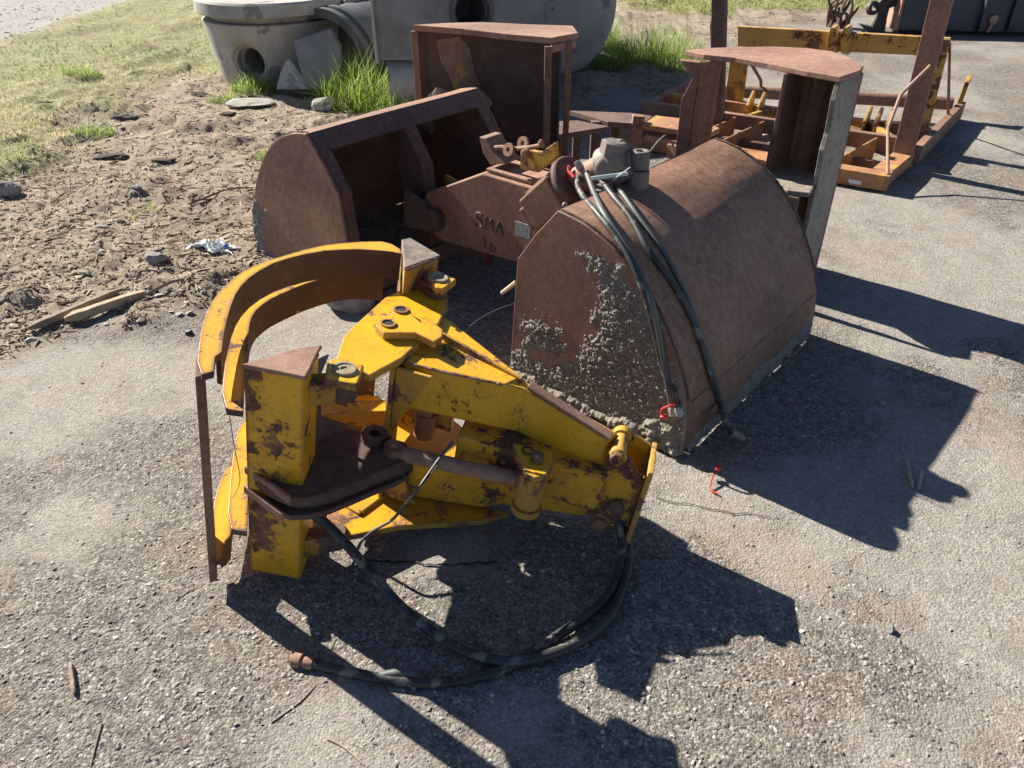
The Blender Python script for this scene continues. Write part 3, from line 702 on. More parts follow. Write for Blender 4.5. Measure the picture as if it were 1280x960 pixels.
# hoses: rest on the curved skin
def inside_off(s, z, r):
    return poly_sdf(np.array([s]), np.array([z]), [(0, 0)]+ARC[1:]+RIMP[1:-1]+[(.742, 0)])[0] > -r
def skin_hit(px, py, r):
    t = -.06
    while t < 1.0:
        p = G1.loc(G1.hit(px, py, 1, t))
        if t > -.014-r and inside_off(p.x, p.z, r): return G1.w(p.x, t, p.z)
        t += .002
    return G1.hit(px, py, 1, .1)
def hose(name, pts, r, mt, parent):
    P = []
    for p in pts:
        if len(p) == 3: P.append(G1.hit(p[0], p[1], 1, p[2]))
        else: P.append(skin_hit(p[0], p[1], r))
    return P, MB().tube(P, r, 12, 6).build(name, M[mt], parent)
P1, h1 = hose('hose', [(722, 207, .30), (732, 214, .30), (737, 226, .26), (743, 242, .20), (753, 264), (766, 285), (785, 314), (800, 340), (812, 370), (820, 400), (826, 430), (831, 460), (836, 487), (840, 508)], .0105, 'rubber_dusty', grab)
P2, h2 = hose('hose', [(737, 214, .29), (726, 218, .30), (722, 230, .24), (729, 246, .165), (748, 268), (772, 300), (793, 336), (808, 375), (817, 410), (824, 440), (832, 470), (842, 490), (847, 508)], .0100, 'rubber', grab)
P3, h3 = hose('hose', [(750, 222, .30), (756, 231, .26), (767, 246), (788, 272), (810, 312), (835, 345), (852, 372), (868, 405), (880, 440), (890, 475), (899, 502), (906, 525), (914, 540, .16)], .0105, 'rubber', grab)
P4, h4 = hose('hose', [(768, 232, .31), (777, 241), (792, 262), (812, 290), (832, 318), (848, 348), (862, 380), (876, 418), (888, 455), (898, 490), (905, 512), (911, 530)], .0085, 'rubber_dusty', grab)
e0 = P3[-1]; e1_ = G1.hit(932, 549, 1, .18)
MB().lathe(e0, e1_, [(0, .012), (.015, .015), (.04, .012), ((e1_-e0).length, .008)]).build('hose_fitting', M['lip'], h3)
for P, h in ((P1, h1), (P2, h2)):
    d = (P[-1]-P[-2]).normalized(); MB().lathe(P[-1], P[-1]+d, [(0, .011), (.008, .014), (.03, .014), (.034, .010)], 10).build('hose_fitting', M['steel'], h)
MB().beam(G1.hit(739, 223, 1, .245), G1.hit(785, 217, 1, .27), .003, .012).build('cable_tie', M['tie_white'], grab, .0008)
MB().tube([G1.hit(766, 226, 1, .26), G1.hit(774, 219, 1, .26), G1.hit(788, 209, 1, .26)], .0015, 6).build('cable_tie_tail', M['tie_white'], grab)
# red twist ties
c = V(P1[-1]); mb = MB(); mb.tube([c+V((-.028, -.01, -.035)), c+V((-.034, -.012, -.005)), c+V((-.012, -.02, .016)), c+V((.014, -.012, .008)), c+V((.02, -.01, -.02)), c+V((.004, -.016, -.034))], .004, 8)
mb.tube([c+V((-.034, -.014, -.034)), c+V((-.022, -.016, -.028)), c+V((-.014, -.014, -.034))], .008, 8)
o = mb.build('red_tie', M['red']); tag(o, 'crumpled red tie looped round the hose ends on the splashed shell', 'cable tie')
a0 = g(898, 585, .03); a1 = g(890, 598, .02); a2 = g(888, 612, .006)
mb = MB(); mb.tube([a0, a1, a2, a2+V((.02, -.02, 0))], .003, 8); mb.lathe(a0-V((0, 0, .008)), a0+V((0, 0, 1)), [(0, .006), (.004, .010), (.014, .010), (.016, .005)])
o = mb.build('red_tie', M['red']); tag(o, 'small red tie standing alone on the asphalt at the shadow edge', 'cable tie')

# ------------------------------------------------------------------ yellow timber grapple
ph = math.radians(-14); ta = math.radians(9); ro = math.radians(3)
e1 = V((math.cos(ph)*math.cos(ta), math.sin(ph)*math.cos(ta), -math.sin(ta)))
e3a = V((math.cos(ph)*math.sin(ta), math.sin(ph)*math.sin(ta), math.cos(ta))); e2a = e3a.cross(e1)
e3 = e3a*math.cos(ro)+e2a*math.sin(ro); e2 = e2a*math.cos(ro)-e3a*math.sin(ro)
R = Frame((-.35, 1.77, .305), e1, e2, e3)
grap = thing('timber_grapple', (R.O.x, R.O.y, 0), 'chipped yellow timber grapple lying on its side with curved tines and two black hoses', 'timber grapple')
H = lambda px, py, c: R.hit(px, py, 2, c)
def flat(pts, c, th): return [H(x, y, c) for x, y in pts], R.e[2]*(-th)
def plate(name, pts, c, th, mt, parent=grap, bevel=.004, mirror=False, dup=None):
    mb = MB(); P, v = flat(pts, c, th); mb.prism(P, v)
    cut = name in ('side_plate', 'hinge_plate', 'lug', 'skid_plate', 'clevis_plate', 'link_bar')
    o = mb.build(name, M[mt], parent, bevel, None, M['rust_yellow'] if cut else None, R.e[2])
    if mirror:
        mb = MB(); L = [R.loc(p) for p in P]; mb.prism([R.w(p.x, p.y, -c) for p in L], R.e[2]*th); mb.build(name, M[mt], parent, bevel)
    return o
# tines: a flat flange with an upright web along its inner edge
outer = [(500, 311), (489, 304.5), (477, 301.5), (450, 302), (425, 304), (405, 306.5), (380, 312), (355, 319.5), (336, 325), (317, 332), (302, 340), (289, 350), (277, 361), (267, 374), (260, 387), (255, 400), (251, 416), (249, 432), (247, 452), (252, 468)]
inner = [(502, 317), (489, 314.5), (475, 313), (450, 311.5), (427, 312), (406, 313.5), (382, 317.5), (360, 323), (342, 329), (325, 338), (312, 347), (302, 357), (294, 369), (288.5, 383), (284.5, 397), (281, 412), (279, 425), (277, 440), (269, 446), (267, 464)]
def make_tine(ou, inn, OC, ctop, hgt, wend, ext):
    Pa = [R.loc(H(x, y, OC)) for x, y in ou]; Pb = [R.loc(H(x, y, OC)) for x, y in inn]; nn = len(Pa)
    def sweep(A_, B_, c0s, c1s):
        vs = []
        for p, q, c0, c1 in zip(A_, B_, c0s, c1s): vs += [R.w(p.x, p.y, c0), R.w(q.x, q.y, c0), R.w(q.x, q.y, c1), R.w(p.x, p.y, c1)]
        m = len(A_); fs = [(0, 1, 2, 3), (4*m-1, 4*m-2, 4*m-3, 4*m-4)]
        for i in range(m-1):
            for k in range(4): fs.append((4*i+k, 4*i+(k+1) % 4, 4*i+4+(k+1) % 4, 4*i+4+k))
        return MB().add(vs, fs)
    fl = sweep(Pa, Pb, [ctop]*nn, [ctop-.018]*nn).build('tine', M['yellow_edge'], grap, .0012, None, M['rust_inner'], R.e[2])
    A2 = []; B2 = []; c0 = []; c1 = []
    for i in range(wend):
        p, q = Pa[i], Pb[i]; d = (p-q); d.z = 0; L = d.length; d = d.normalized() if L > 1e-6 else V((0, 1, 0))
        A2.append(q+d*.016); B2.append(q+d*.002); t = i/(wend-1)
        c0.append(ctop-.0185); c1.append(ctop-hgt*(1 if t < .85 else 1-.5*(t-.85)/.15*(0 if ext else 1)))
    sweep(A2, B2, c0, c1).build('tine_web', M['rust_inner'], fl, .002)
    return fl
make_tine(outer, inner, .33, .33, .092, 18, True)
make_tine(outer, inner, .33, -.245, .092, 19, True)
outer2 = [(480, 342), (455, 339.5), (436, 340), (417, 342.5), (398, 347), (380, 352), (364, 357), (349, 363), (334, 368), (320, 374), (308, 381), (299, 389), (292, 399), (288, 413), (285, 431), (282, 449), (280, 468), (278, 490), (283, 511)]
inner2 = [(480, 344), (456, 341.5), (436, 342), (417, 344.5), (398, 349.5), (381, 355), (365, 361.5), (350, 368), (338, 374), (328, 381), (320, 388), (315, 396), (312, 405), (310.5, 418), (309.5, 434), (308, 452), (306, 470), (305, 490), (304, 514)]
make_tine(outer2, inner2, .215, .215, .094, 17, False)
make_tine(outer2, inner2, .215, -.165, .094, 17, False)
# cutting blade joining the outer tine tips
OC = .33
b0 = R.loc(H(249, 458, .33)); b1 = R.loc(H(258, 466, .33))
vd = R.w(b0.x, b0.y, 0)-CAM; vd = V((vd.dot(R.e[0]), vd.dot(R.e[1]), 0)).normalized(); sd_ = V((-vd.y, vd.x, 0))
q = [V((b0.x, b0.y, 0))+vd*a_+sd_*b_ for a_, b_ in ((-.02, .010), (-.014, -.010), (.06, -.012), (.06, .008))]
mb = MB(); mb.prism([R.w(p.x, p.y, .315) for p in q], R.e[2]*(-.65)); mb.build('blade', M['rust'], grap, .002)
# far block and near box
plate('far_block', [(502, 301), (513, 299), (549, 321), (506, 337)], .33, .66, 'rust_yellow', bevel=.005)
plate('far_block_cap', [(502, 299), (513, 297), (551, 319), (505, 335)], .337, .0065, 'lip')
boxp = [(304, 457), (381, 472), (399, 434)]
plate('near_box', boxp, .325, .655, 'yellow_mid', bevel=.005)
plate('near_box_cap', [(302, 455), (382, 471), (402, 431), (372, 435)], .337, .011, 'rust_red', bevel=.003)
plate('near_box_cap', [(302, 455), (382, 471), (402, 431), (372, 435)], -.331, .008, 'rust_dark', bevel=.003)
n0 = R.loc(H(430, 462, .30)); f0 = R.loc(H(548, 348, .30)); bx = R.loc(H(392, 452, .33)); fx = R.loc(H(524, 322, .33))
for c in (.25, -.25):
    MB().beam(R.w(bx.x-.03, bx.y-.02, c), R.w(n0.x, n0.y, c), .05, .06, R.e[2]).build('hinge_arm', M['rust_yellow'], grap, .004)
    MB().beam(R.w(fx.x, fx.y, c), R.w(f0.x, f0.y, c), .05, .06, R.e[2]).build('hinge_arm', M['rust_yellow'], grap, .004)
for hn, pl in ((n0, [(409, 453), (417, 447), (455, 456), (447, 480), (405, 474)]), (f0, [(533, 344), (546, 337), (571, 349), (554, 361), (545, 359)])):
    pr_ = plate('hinge_plate', pl, .30, .022, 'yellow' if hn is n0 else 'yellow_mid')
    mb = MB(); P = R.w(hn.x, hn.y, .302)
    mb.lathe(P-R.e[2]*.004, P+R.e[2], [(0, .030), (.005, .030), (.008, .028), (.0085, .020), (.006, .019), (.006, .009), (.003, .008)]); mb.build('pin_head', M['pin'], grap)
    for sg in (1, -1): MB().lathe(R.w(hn.x, hn.y, sg*.268), R.w(hn.x, hn.y, 0), [(0, .034), (.042, .034), (.047, .028)]).build('hinge_pin', M['rust_dark'], grap)
# frame side plates (upper and lower)
P1p = [(514, 356), (539, 359), (560, 371), (559, 382), (549, 404), (522, 430), (503, 447), (463, 469), (451, 463), (432, 452), (420, 449), (429, 421), (440, 409), (482, 371)]
plate('side_plate', P1p, .245, .022, 'yellow', bevel=.004)
LP = [R.loc(H(x, y, .245)) for x, y in P1p]
mb = MB(); mb.prism([R.w(p.x, p.y, -.223) for p in LP], R.e[2]*(-.022)); mb.build('side_plate', M['yellow'], grap, .004)
lug = plate('lug', [(469, 406), (474, 399), (488, 398), (493, 384), (500, 380), (512, 383), (516, 394), (528, 404), (545, 405), (554, 412), (553, 421), (543, 427), (520, 416), (480, 416)], .268, .022, 'yellow', bevel=.003)
for px, py in ((485, 405), (501, 388)):
    P = H(px, py, .268); MB().ring(P+R.e[2]*.002, R.e[2], .0155, .021, .006).build('hole_rim', M['rust_orange'], lug)
    MB().lathe(P+R.e[2]*.0005, P+R.e[2], [(0, .0155), (.0015, .0150)]).build('hole', M['soot'], lug)  # black disc painted as the shade inside the hole, nothing is cut
# tapered box arms, upper and mirrored lower
def arm(c0, c1, sgn):
    # footprint from the wide end to the head, local plan
    nearp = [R.loc(H(504, 450, .235)), R.loc(H(630, 480, .22)), R.loc(H(658, 486, .21)), R.loc(H(760, 552, .135))]
    farp = [R.loc(H(556, 392, .235)), R.loc(H(652, 470, .22)), R.loc(H(657, 474, .21)), R.loc(H(773, 541, .135))]
    ct = [.228, .220, .205, .135]; cb = [.085, .075, .065, .03]
    vs = []; fs = []
    for i in range(4):
        a, b_ = nearp[i], farp[i]
        for p, c in ((a, ct[i]), (b_, ct[i]), (b_, cb[i]), (a, cb[i])): vs.append(R.w(p.x, p.y, sgn*c))
    for i in range(3):
        for k in range(4): fs.append((4*i+k, 4*i+(k+1) % 4, 4*i+4+(k+1) % 4, 4*i+4+k))
    fs += [(0, 1, 2, 3), (15, 14, 13, 12)]
    return MB().add(vs, fs).build('frame_arm', M['yellow'], grap, .005)
ua = arm(0, 0, 1); la = arm(0, 0, -1)
a = H(553, 421, .236); bq = H(652, 478, .212); mb = MB(); mb.beam(a+R.e[2]*.004, bq+R.e[2]*.002, .010, .020, R.e[2]); mb.build('stiffener', M['rust_yellow'], ua, .002)
a = H(661, 482, .208); bq = H(764, 547, .137); mb = MB(); mb.beam(a+R.e[2]*.003, bq+R.e[2]*.003, .034, .008, R.e[2]); mb.build('worn_top_strip', M['rust_red'], ua, .002)
def bead(pts, c, r=.0055, parent=grap, mt='rust'):
    P = []
    Q = [H(x, y, c) for x, y in pts]
    for i in range(len(Q)-1):
        k = max(3, int((Q[i+1]-Q[i]).length/.008))
        for q in range(k): P.append(Q[i].lerp(Q[i+1], q/k)+V((random.uniform(-1, 1), random.uniform(-1, 1), random.uniform(-1, 1)))*.0012)
    P.append(Q[-1]); rr = [r*random.uniform(.6, 1.25) for _ in range(len(P))]
    return MB().tube(P, rr, 7, 1).build('weld_bead', M[mt], parent)
bead([(503, 447), (522, 431), (549, 404), (559, 383)], .234, .007)
bead([(469, 407), (482, 417), (520, 417), (543, 428), (554, 421)], .248, .005, lug)
bead([(506, 338), (549, 322)], .331, .005); bead([(304, 458), (382, 472)], .325, .005); bead([(382, 472), (400, 434)], .325, .005)
bead([(504, 453), (560, 466), (628, 481)], .226, .004, ua)
# inner spine between the arms
sp = [R.loc(H(572, 545, .06)), R.loc(H(760, 595, .06))]
d = V((sp[1].x-sp[0].x, sp[1].y-sp[0].y)).normalized(); nn = V((-d.y, d.x))*.10
spine = MB().prism([R.w(sp[0].x, sp[0].y, .062), R.w(sp[1].x, sp[1].y, .055), R.w(sp[1].x+nn.x, sp[1].y+nn.y, .055), R.w(sp[0].x+nn.x, sp[0].y+nn.y, .062)], R.e[2]*(-.125)).build('spine', M['yellow_worn'], grap, .004)
s0 = R.loc(H(697, 572, .05)); mb = MB(); mb.prism([R.w(s0.x, s0.y-.012, .05), R.w(s0.x+.17, s0.y-.002, .05), R.w(s0.x+.17, s0.y+.05, .05), R.w(s0.x, s0.y+.05, .05)], R.e[2]*(-.125)); mb.build('spine_cover', M['yellow_worn'], spine, .003)
# cross post and gusset behind the near jaw
c0 = R.loc(H(486, 470, .20)); mb = MB()
mb.prism([R.w(c0.x, c0.y, .222), R.w(c0.x+.012, c0.y-.004, .222), R.w(c0.x+.012, c0.y-.004, -.222), R.w(c0.x, c0.y, -.222)], R.e[1]*.09)
mb.prism([R.w(c0.x+.013, c0.y+.012, .222), R.w(c0.x+.11, c0.y+.012, .222), R.w(c0.x+.013, c0.y+.012, .02)], R.e[1]*.012)
mb.prism([R.w(c0.x+.013, c0.y+.012, -.222), R.w(c0.x+.11, c0.y+.012, -.222), R.w(c0.x+.013, c0.y+.012, -.02)], R.e[1]*.012)
mb.build('cross_post', M['rust_yellow'], grap, .003)
# near jaw: middle crescent plate with its lug
cres = [(309, 586), (322, 600), (342, 614), (362, 623), (385, 622), (412, 616), (440, 605), (466, 594), (492, 584), (512, 574), (514, 562), (506, 552), (492, 548), (482, 538), (466, 533), (452, 538), (420, 532), (392, 540), (381, 558), (330, 570)]
cr = plate('middle_tine', cres, .005, .028, 'rust_dark', bevel=.004)
cr2 = [(x, y) for x, y in cres if y > 560]
mb = MB(); L = [R.loc(H(x, y, .005)) for x, y in cres[:10]]
mb.prism([R.w(p.x, p.y+.004, -.055) for p in L]+[R.w(p.x, p.y+.05, -.055) for p in L[::-1]], R.e[2]*(-.018)); mb.prism([R.w(p.x, p.y+.03, -.024) for p in L]+[R.w(p.x, p.y+.09, -.024) for p in L[::-1]], R.e[2]*(-.030)); mb.build('lip_and_shade_fill', M['rust_dark'], cr, .003)  # lip edge, plus a dark strip painting the shade in the gap below
mb = MB()
for (x0, y0, x1, y1, c) in ((307, 586, 362, 624, .007), (306, 610, 354, 646, -.05)):
    mb.beam(H(x0, y0, c), H(x1, y1, c), .010, .024, R.e[2])
mb.build('edge_bar', M['rust_red'], cr, .003)
P = H(468, 547, .012); MB().ring(P, R.e[2], .016, .036, .03).build('lug_eye', M['rust_dark'], cr)
mb = MB(); mb.prism([H(387, 500, .10), H(387, 548, .012), H(400, 548, .012), H(400, 505, .10)], R.e[1]*.012)
P = H(385, 520, .05); mb.prism([H(383, 516, .10), H(436, 534, .012), H(383, 560, .012)], R.e[1]*.012); mb.build('gusset', M['rust_dark'], cr, .003)
plate('link_bar', [(402, 509), (420, 501), (483, 500), (484, 514), (440, 515), (403, 519)], .02, .075, 'yellow', bevel=.003)
plate('skid_plate', [(404, 668), (410, 640), (458, 612), (520, 598), (562, 622), (640, 641), (602, 651), (500, 657), (440, 669)], -.232, .02, 'yellow_mid', bevel=.003)
# hydraulic ram: rod, eye, barrel clevis
r0 = R.loc(H(496, 566, .01)); r1 = R.loc(H(650, 602, 0)); 
mb = MB(); A0 = R.w(r0.x, r0.y, .01); A1 = R.w(r1.x+.02, r1.y+.01, .0); mb.lathe(A0, A1, [(0, .014), (.02, .021), ((A1-A0).length, .021)]); ram = mb.build('ram_rod', M['rust_red'], grap)
mb = MB(); mb.lathe(R.w(r0.x-.01, r0.y, .03), R.w(r0.x-.01, r0.y, -1), [(0, .026), (.055, .026)]); mb.lathe(R.w(r0.x-.012, r0.y, .03), R.w(r0.x-.012, r0.y, 1), [(0, .014), (.012, .013), (.016, .009)]); mb.build('rod_eye', M['rust'], ram)
k0 = R.loc(H(668, 590, .06)); mb = MB()
mb.lathe(R.w(k0.x, k0.y, .055), R.w(k0.x, k0.y, -1), [(0, .036), (.10, .036), (.108, .030), (.108, .040), (.128, .040), (.128, .02)]); mb.build('barrel_boss', M['rust_yellow'], grap)
clv = plate('clevis_plate', [(641, 553), (655, 556), (692, 563), (694, 577), (688, 588), (680, 595), (669, 597), (657, 591), (650, 578)], .075, .018, 'yellow', bevel=.003)
P = H(671, 575, .078); mb = MB(); mb.lathe(P, P+R.e[2], [(0, .017), (.02, .016), (.024, .011)]); mb.build('pin_head', M['rust_dark'], clv)
P = H(660, 563, .0765); MB().ring(P, R.e[2], .012, .018, .003).build('hole_rim', M['rust_dark'], clv)
# near the wide end: rusty nut and knuckle
mb = MB(); P = H(535, 505, .08); mb.box(P, .04, .05, .06, R); mb.lathe(P+R.e[2]*-.03, P-R.e[2], [(0, .030), (.08, .030)]); mb.lathe(H(541, 493, .12), H(541, 493, .12)+R.e[1]*-1, [(0, .018), (.02, .018), (.024, .012)], 6)
mb.build('knuckle', M['rust_orange'], grap, .004)
mb = MB(); P = H(556, 522, .03); mb.box(P, .05, .03, .07, R); mb.build('stop_block', M['yellow_worn'], grap, .004)
# head
hp = R.loc(H(772, 572, .115)); hb = R.loc(H(780, 533, .13)); mb = MB()
hn_ = R.w(hp.x, hp.y, .115); hf = R.w(hp.x+.0, hp.y+.115, .115)
mb.lathe(hn_, hf, [(0, .020), (.004, .024), (.02, .024), (.022, .019), (.09, .019), (.092, .026), (.115, .026), (.12, .018)]); hpn = mb.build('head_pin', M['rust_yellow'], grap)
mb = MB(); mb.lathe(hn_-R.e[1]*.016, hn_, [(0, .017), (.003, .020), (.018, .020)], 6); mb.build('hex_nut', M['yellow_worn'], hpn)
hn2 = R.w(hp.x+.005, hp.y+.0, -.115); mb = MB(); mb.lathe(hn2, hn2+R.e[1], [(0, .020), (.004, .026), (.02, .026), (.022, .019), (.13, .019)]); mb.lathe(hn2-R.e[1]*.016, hn2, [(0, .016), (.003, .020), (.018, .020)], 6); mb.build('head_pin', M['rust_orange'], grap)
xe = hp.x+.085
mb = MB(); mb.prism([R.w(xe, hp.y-.022, .112), R.w(xe, hp.y+.12, .112), R.w(xe, hp.y+.12, -.14), R.w(xe, hp.y-.022, -.14)], R.e[0]*.014); mb.build('end_plate', M['rust_yellow'], grap, .003)
mb = MB(); mb.prism([R.w(hp.x-.03, hp.y+.004, .12), R.w(hp.x+.02, hp.y+.004, .13), R.w(xe-.001, hp.y+.004, .06), R.w(xe-.001, hp.y+.004, -.13), R.w(hp.x+.0, hp.y+.004, -.14), R.w(hp.x-.035, hp.y+.004, -.09), R.w(hp.x-.01, hp.y+.004, .0)], R.e[1]*.014)
mb.prism([R.w(hp.x-.03, hp.y+.105, .12), R.w(hp.x+.02, hp.y+.105, .13), R.w(xe-.001, hp.y+.105, .105), R.w(xe-.001, hp.y+.105, -.13), R.w(hp.x+.0, hp.y+.105, -.14), R.w(hp.x-.03, hp.y+.105, -.09)], R.e[1]*.014)
mb.build('head_cheek', M['yellow_worn'], grap, .003)
mb = MB(); mb.lathe(R.w(xe-.05, hp.y-.004, -.04), R.w(xe-.05, hp.y-1, -.04), [(0, .022), (.012, .02), (.016, .012)]); mb.build('head_boss', M['rust_dark'], grap)

# grapple hoses
def gp3(px, py, z): return g(px, py, z)
ha = [(779, 648, .10), (784, 676, .05), (785, 705, .03), (778, 735, .02), (764, 768, .02), (742, 790, .02), (712, 808, .02), (680, 820, .02), (645, 827, .02), (610, 824, .02), (580, 814, .025), (552, 798, .03), (525, 778, .04), (498, 755, .055), (474, 728, .08), (450, 700, .11), (430, 677, .14), (408, 655, .17), (388, 640, .20), (368, 630, .215), (352, 622, .225)]
MB().tube([gp3(*p) for p in ha], .0135, 14, 6).build('hose', M['rubber'], grap)
hbp = [(773, 650, .10), (778, 675, .06), (776, 705, .03), (766, 735, .02), (748, 757, .02), (722, 778, .02), (695, 796, .017), (672, 810, .014), (640, 832, .011), (610, 843, .011), (580, 850, .012), (550, 853, .013), (525, 853, .014), (500, 850, .014), (470, 847, .014), (445, 842, .014), (420, 836, .014), (398, 831, .014), (385, 829, .014)]
hB2 = MB().tube([gp3(*p) for p in hbp], .0130, 14, 6).build('hose', M['rubber'], grap)
a = gp3(392, 830, .014); b_ = gp3(363, 824, .013); MB().lathe(a, b_, [(0, .0145), (.01, .016), (.022, .016), (.024, .012), (.03, .012), (.032, .018), (.052, .018), (.056, .011), ((b_-a).length, .011)], 12).build('hose_fitting', M['rust_red'], hB2)
MB().tube([gp3(470, 846, .015), gp3(495, 842, .022), gp3(515, 842, .022), gp3(533, 851, .016)], [.009, .012, .012, .008], 12, 6).build('hose_sleeve', M['rubber_dusty'], hB2)
# thin grey cable dangling out of the jaws
MB().tube([H(566, 552, .07), H(548, 575, .04), H(522, 612, .0), g(505, 632, .17), g(490, 650, .14), g(466, 664, .12), g(450, 680, .06), g(441, 706, .015), g(432, 716, .012)], .0042, 8, 6).build('cable', M['rubber_dusty'], grap)
MB().tube([H(503, 590, .03), H(510, 605, .0), H(525, 608, .0), H(548, 580, .05)], .002, 6, 6).build('wire', M['soot'], grap)
MB().tube([H(287, 520, .1), H(293, 560, -.05), H(300, 600, -.12), H(291, 622, -.14)], .0012, 6, 6).build('wire', M['soot'], grap)

# ------------------------------------------------------------------ rear grab standing on end
grab2 = thing('clamshell_grab', (.55, 3.8, 0), 'red-brown clamshell grab tipped on end behind the black-hosed one, its two tall shells gaping open', 'clamshell grab')
ZT = .93
def tp(pts, z): return [g(x, y, z) for x, y in pts]
# right shell
top = [(856, 63), (880, 60), (921, 58.5), (970, 58), (1010, 60), (1040, 64), (1063, 72), (1080, 82), (1075, 88), (1051, 96), (1010, 89), (960, 79), (919, 72), (880, 68)]
P = tp(top, ZT)
rsh = MB().prism(P, V((0, 0, -.022))).build('shell_end_plate', M['rust_red'], grab2, .003)
lipA = g(1052, 96, ZT); lipB = g(1080, 84, ZT)
lv = (lipB-lipA).normalized(); ln = V((lv.y, -lv.x, 0))
mb = MB(); vs = []
for k in range(15):
    z = (ZT-.023)*(1-k/14)
    j = .006*math.sin(k*1.9)+random.uniform(-.004, .004)
    for p, off in ((lipA-lv*(.0+j), 0), (lipB, 0)):
        vs.append(V((p.x, p.y, z))); vs.append(V((p.x, p.y, z))-ln*.022)
fs = []
for k in range(14):
    a = 4*k; fs += [(a, a+2, a+6, a+4), (a+1, a+5, a+7, a+3), (a, a+4, a+5, a+1), (a+2, a+3, a+7, a+6)]
fs += [(0, 1, 3, 2), (56, 58, 59, 57)]
mb.add(vs, fs).build('cutting_lip', M['lip'], rsh, .003)
ribF = g(981, 84, ZT); dep = V((.70, .716, 0)); ribB = ribF+dep*.17
mb = MB(); mb.beam(V((ribF.x, ribF.y, .52))+dep*.005, V((ribF.x, ribF.y, ZT-.023))+dep*.005, .02, .02)
mb.prism([V((ribF.x, ribF.y, .52)), V((ribB.x, ribB.y, .52)), V((ribB.x, ribB.y, ZT-.0235)), V((ribF.x, ribF.y, ZT-.0235))], V((.014, -.012, 0))); mb.build('rib', M['rust_dark'], rsh, .003)
mb = MB(); mb.prism([V((ribF.x, ribF.y, .521)), V((ribB.x, ribB.y, .521)), V((ribB.x, ribB.y, .62)), V((ribF.x, ribF.y, .66))], V((-.003, .003, 0))); mb.build('flaking_paint', M['rust_yellow'], rsh)
# curved skin between rib and lip
pl = [ribB+V((.01, 0, 0)), ribB+V((.07, .045, 0)), ribB+V((.13, .05, 0)), V((lipB.x-.04, lipB.y+.19, 0)), V((lipB.x-.004, lipB.y+.09, 0)), V((lipB.x-.004, lipB.y+.003, 0))]
mb = MB()
for i in range(len(pl)-1):
    p, q = pl[i], pl[i+1]; d = (q-p).normalized(); nn = V((d.y, -d.x, 0))*.010
    mb.prism([V((p.x, p.y, .0)), V((q.x, q.y, .0)), V((q.x, q.y, 0))-nn, V((p.x, p.y, 0))-nn], V((0, 0, ZT-.0235)))
mb.build('curved_skin', M['rust_red'], rsh)
# post at the left of the window and chamfer
pF = g(877, 71, ZT); pB = pF+V((.10, .055, 0))
mb = MB(); q0 = V((pF.x, pF.y, 0)); q1 = V((pB.x, pB.y, 0)); sl = V((-.06, .02, 0))
mb.prism([q0, q1, q1+V((0, 0, ZT-.023)), q0+V((0, 0, ZT-.023))], V((.008, .014, 0)))
mb.prism([q0+V((-.002, .002, 0)), q0+sl, q0+sl*1.0+V((0, 0, .75)), q0+V((-.002, .002, ZT-.025))], V((.006, .012, 0)))
mb.prism([pF+sl*1.3+V((0, .01, -.023)), pF+V((0, 0, -.023)), pF+V((0, 0, -.13))], V((.006, .05, 0)))
mb.build('post', M['rust'], rsh, .003)
# shelf plates at mid height
MB().prism(tp([(889, 186), (968, 191), (985, 200), (960, 207), (935, 203), (900, 192)], .52), V((0, 0, -.02))).build('shelf', M['rust_orange'], rsh, .003)
MB().prism(tp([(931, 212), (985, 204), (1024, 222), (1012, 241), (985, 238), (962, 228)], .50), V((0, 0, -.02))).build('shelf', M['lip'], rsh, .003)
b0 = g(893, 192, .52); b1 = g(985, 208, .51); mb = MB(); mb.beam(b0-V((0, 0, .05)), b1-V((0, 0, .05)), .02, .06); mb.build('shelf_beam', M['rust_yellow'], rsh, .003)
MB().prism([V((p.x, p.y, .03)) for p in P], V((0, 0, -.02))).build('shell_end_plate', M['rust_dark'], rsh, .003)
MB().beam(V((.74, 3.40, .25)), V((1.17, 3.02, .25)), .02, .46).build('added_shadow_plate', M['rust_dark'], rsh, .003)  # unseen plate, added only to fill out the cast shadow on the right
# left shell
top = [(516, 31), (558, 28.5), (603, 27.5), (656, 30), (716, 32), (723, 41), (690, 47), (640, 43), (580, 36)]
P = tp(top, ZT); lsh = MB().prism(P, V((0, 0, -.028))).build('shell_end_plate', M['rust_red'], grab2, .003)
MB().prism([V((p.x, p.y, .04)) for p in P], V((0, 0, -.025))).build('shell_end_plate', M['rust_dark'], lsh, .003)
lip = g(516, 31, ZT); bk = [lip+V((0, 0, 0)), lip+V((.06, .06, 0)), g(603, 27.5, ZT)+V((-.02, -.01, 0)), g(656, 30, ZT)+V((-.01, -.012, 0)), g(690, 33, ZT)+V((.03, -.01, 0)), g(716, 37, ZT)+V((-.05, .02, 0))]
mb = MB()
for i in range(len(bk)-1):
    p, q = bk[i], bk[i+1]; d = (q-p).normalized(); nn = V((d.y, -d.x, 0))*.010
    mb.prism([V((p.x, p.y, .03)), V((q.x, q.y, .03)), V((q.x+nn.x, q.y+nn.y, .03)), V((p.x+nn.x, p.y+nn.y, .03))], V((0, 0, ZT-.06)))
mb.build('curved_skin', M['rust_dark'], lsh)
mb = MB(); mb.beam(V((lip.x+.006, lip.y+.0, .03)), V((lip.x+.006, lip.y+.0, ZT-.029)), .035, .02, (0, 1, 0)); mb.build('cutting_lip', M['rust'], lsh, .003)
mb = MB()
for px, w in ((686, .035), (712, .03)):
    p = g(px, 50 if px < 700 else 45, ZT); mb.beam(V((p.x, p.y+.015, .03)), V((p.x, p.y+.015, ZT-.03)), w, .02, (0, 1, 0))
mb.build('rim_post', M['rust'], lsh, .003)
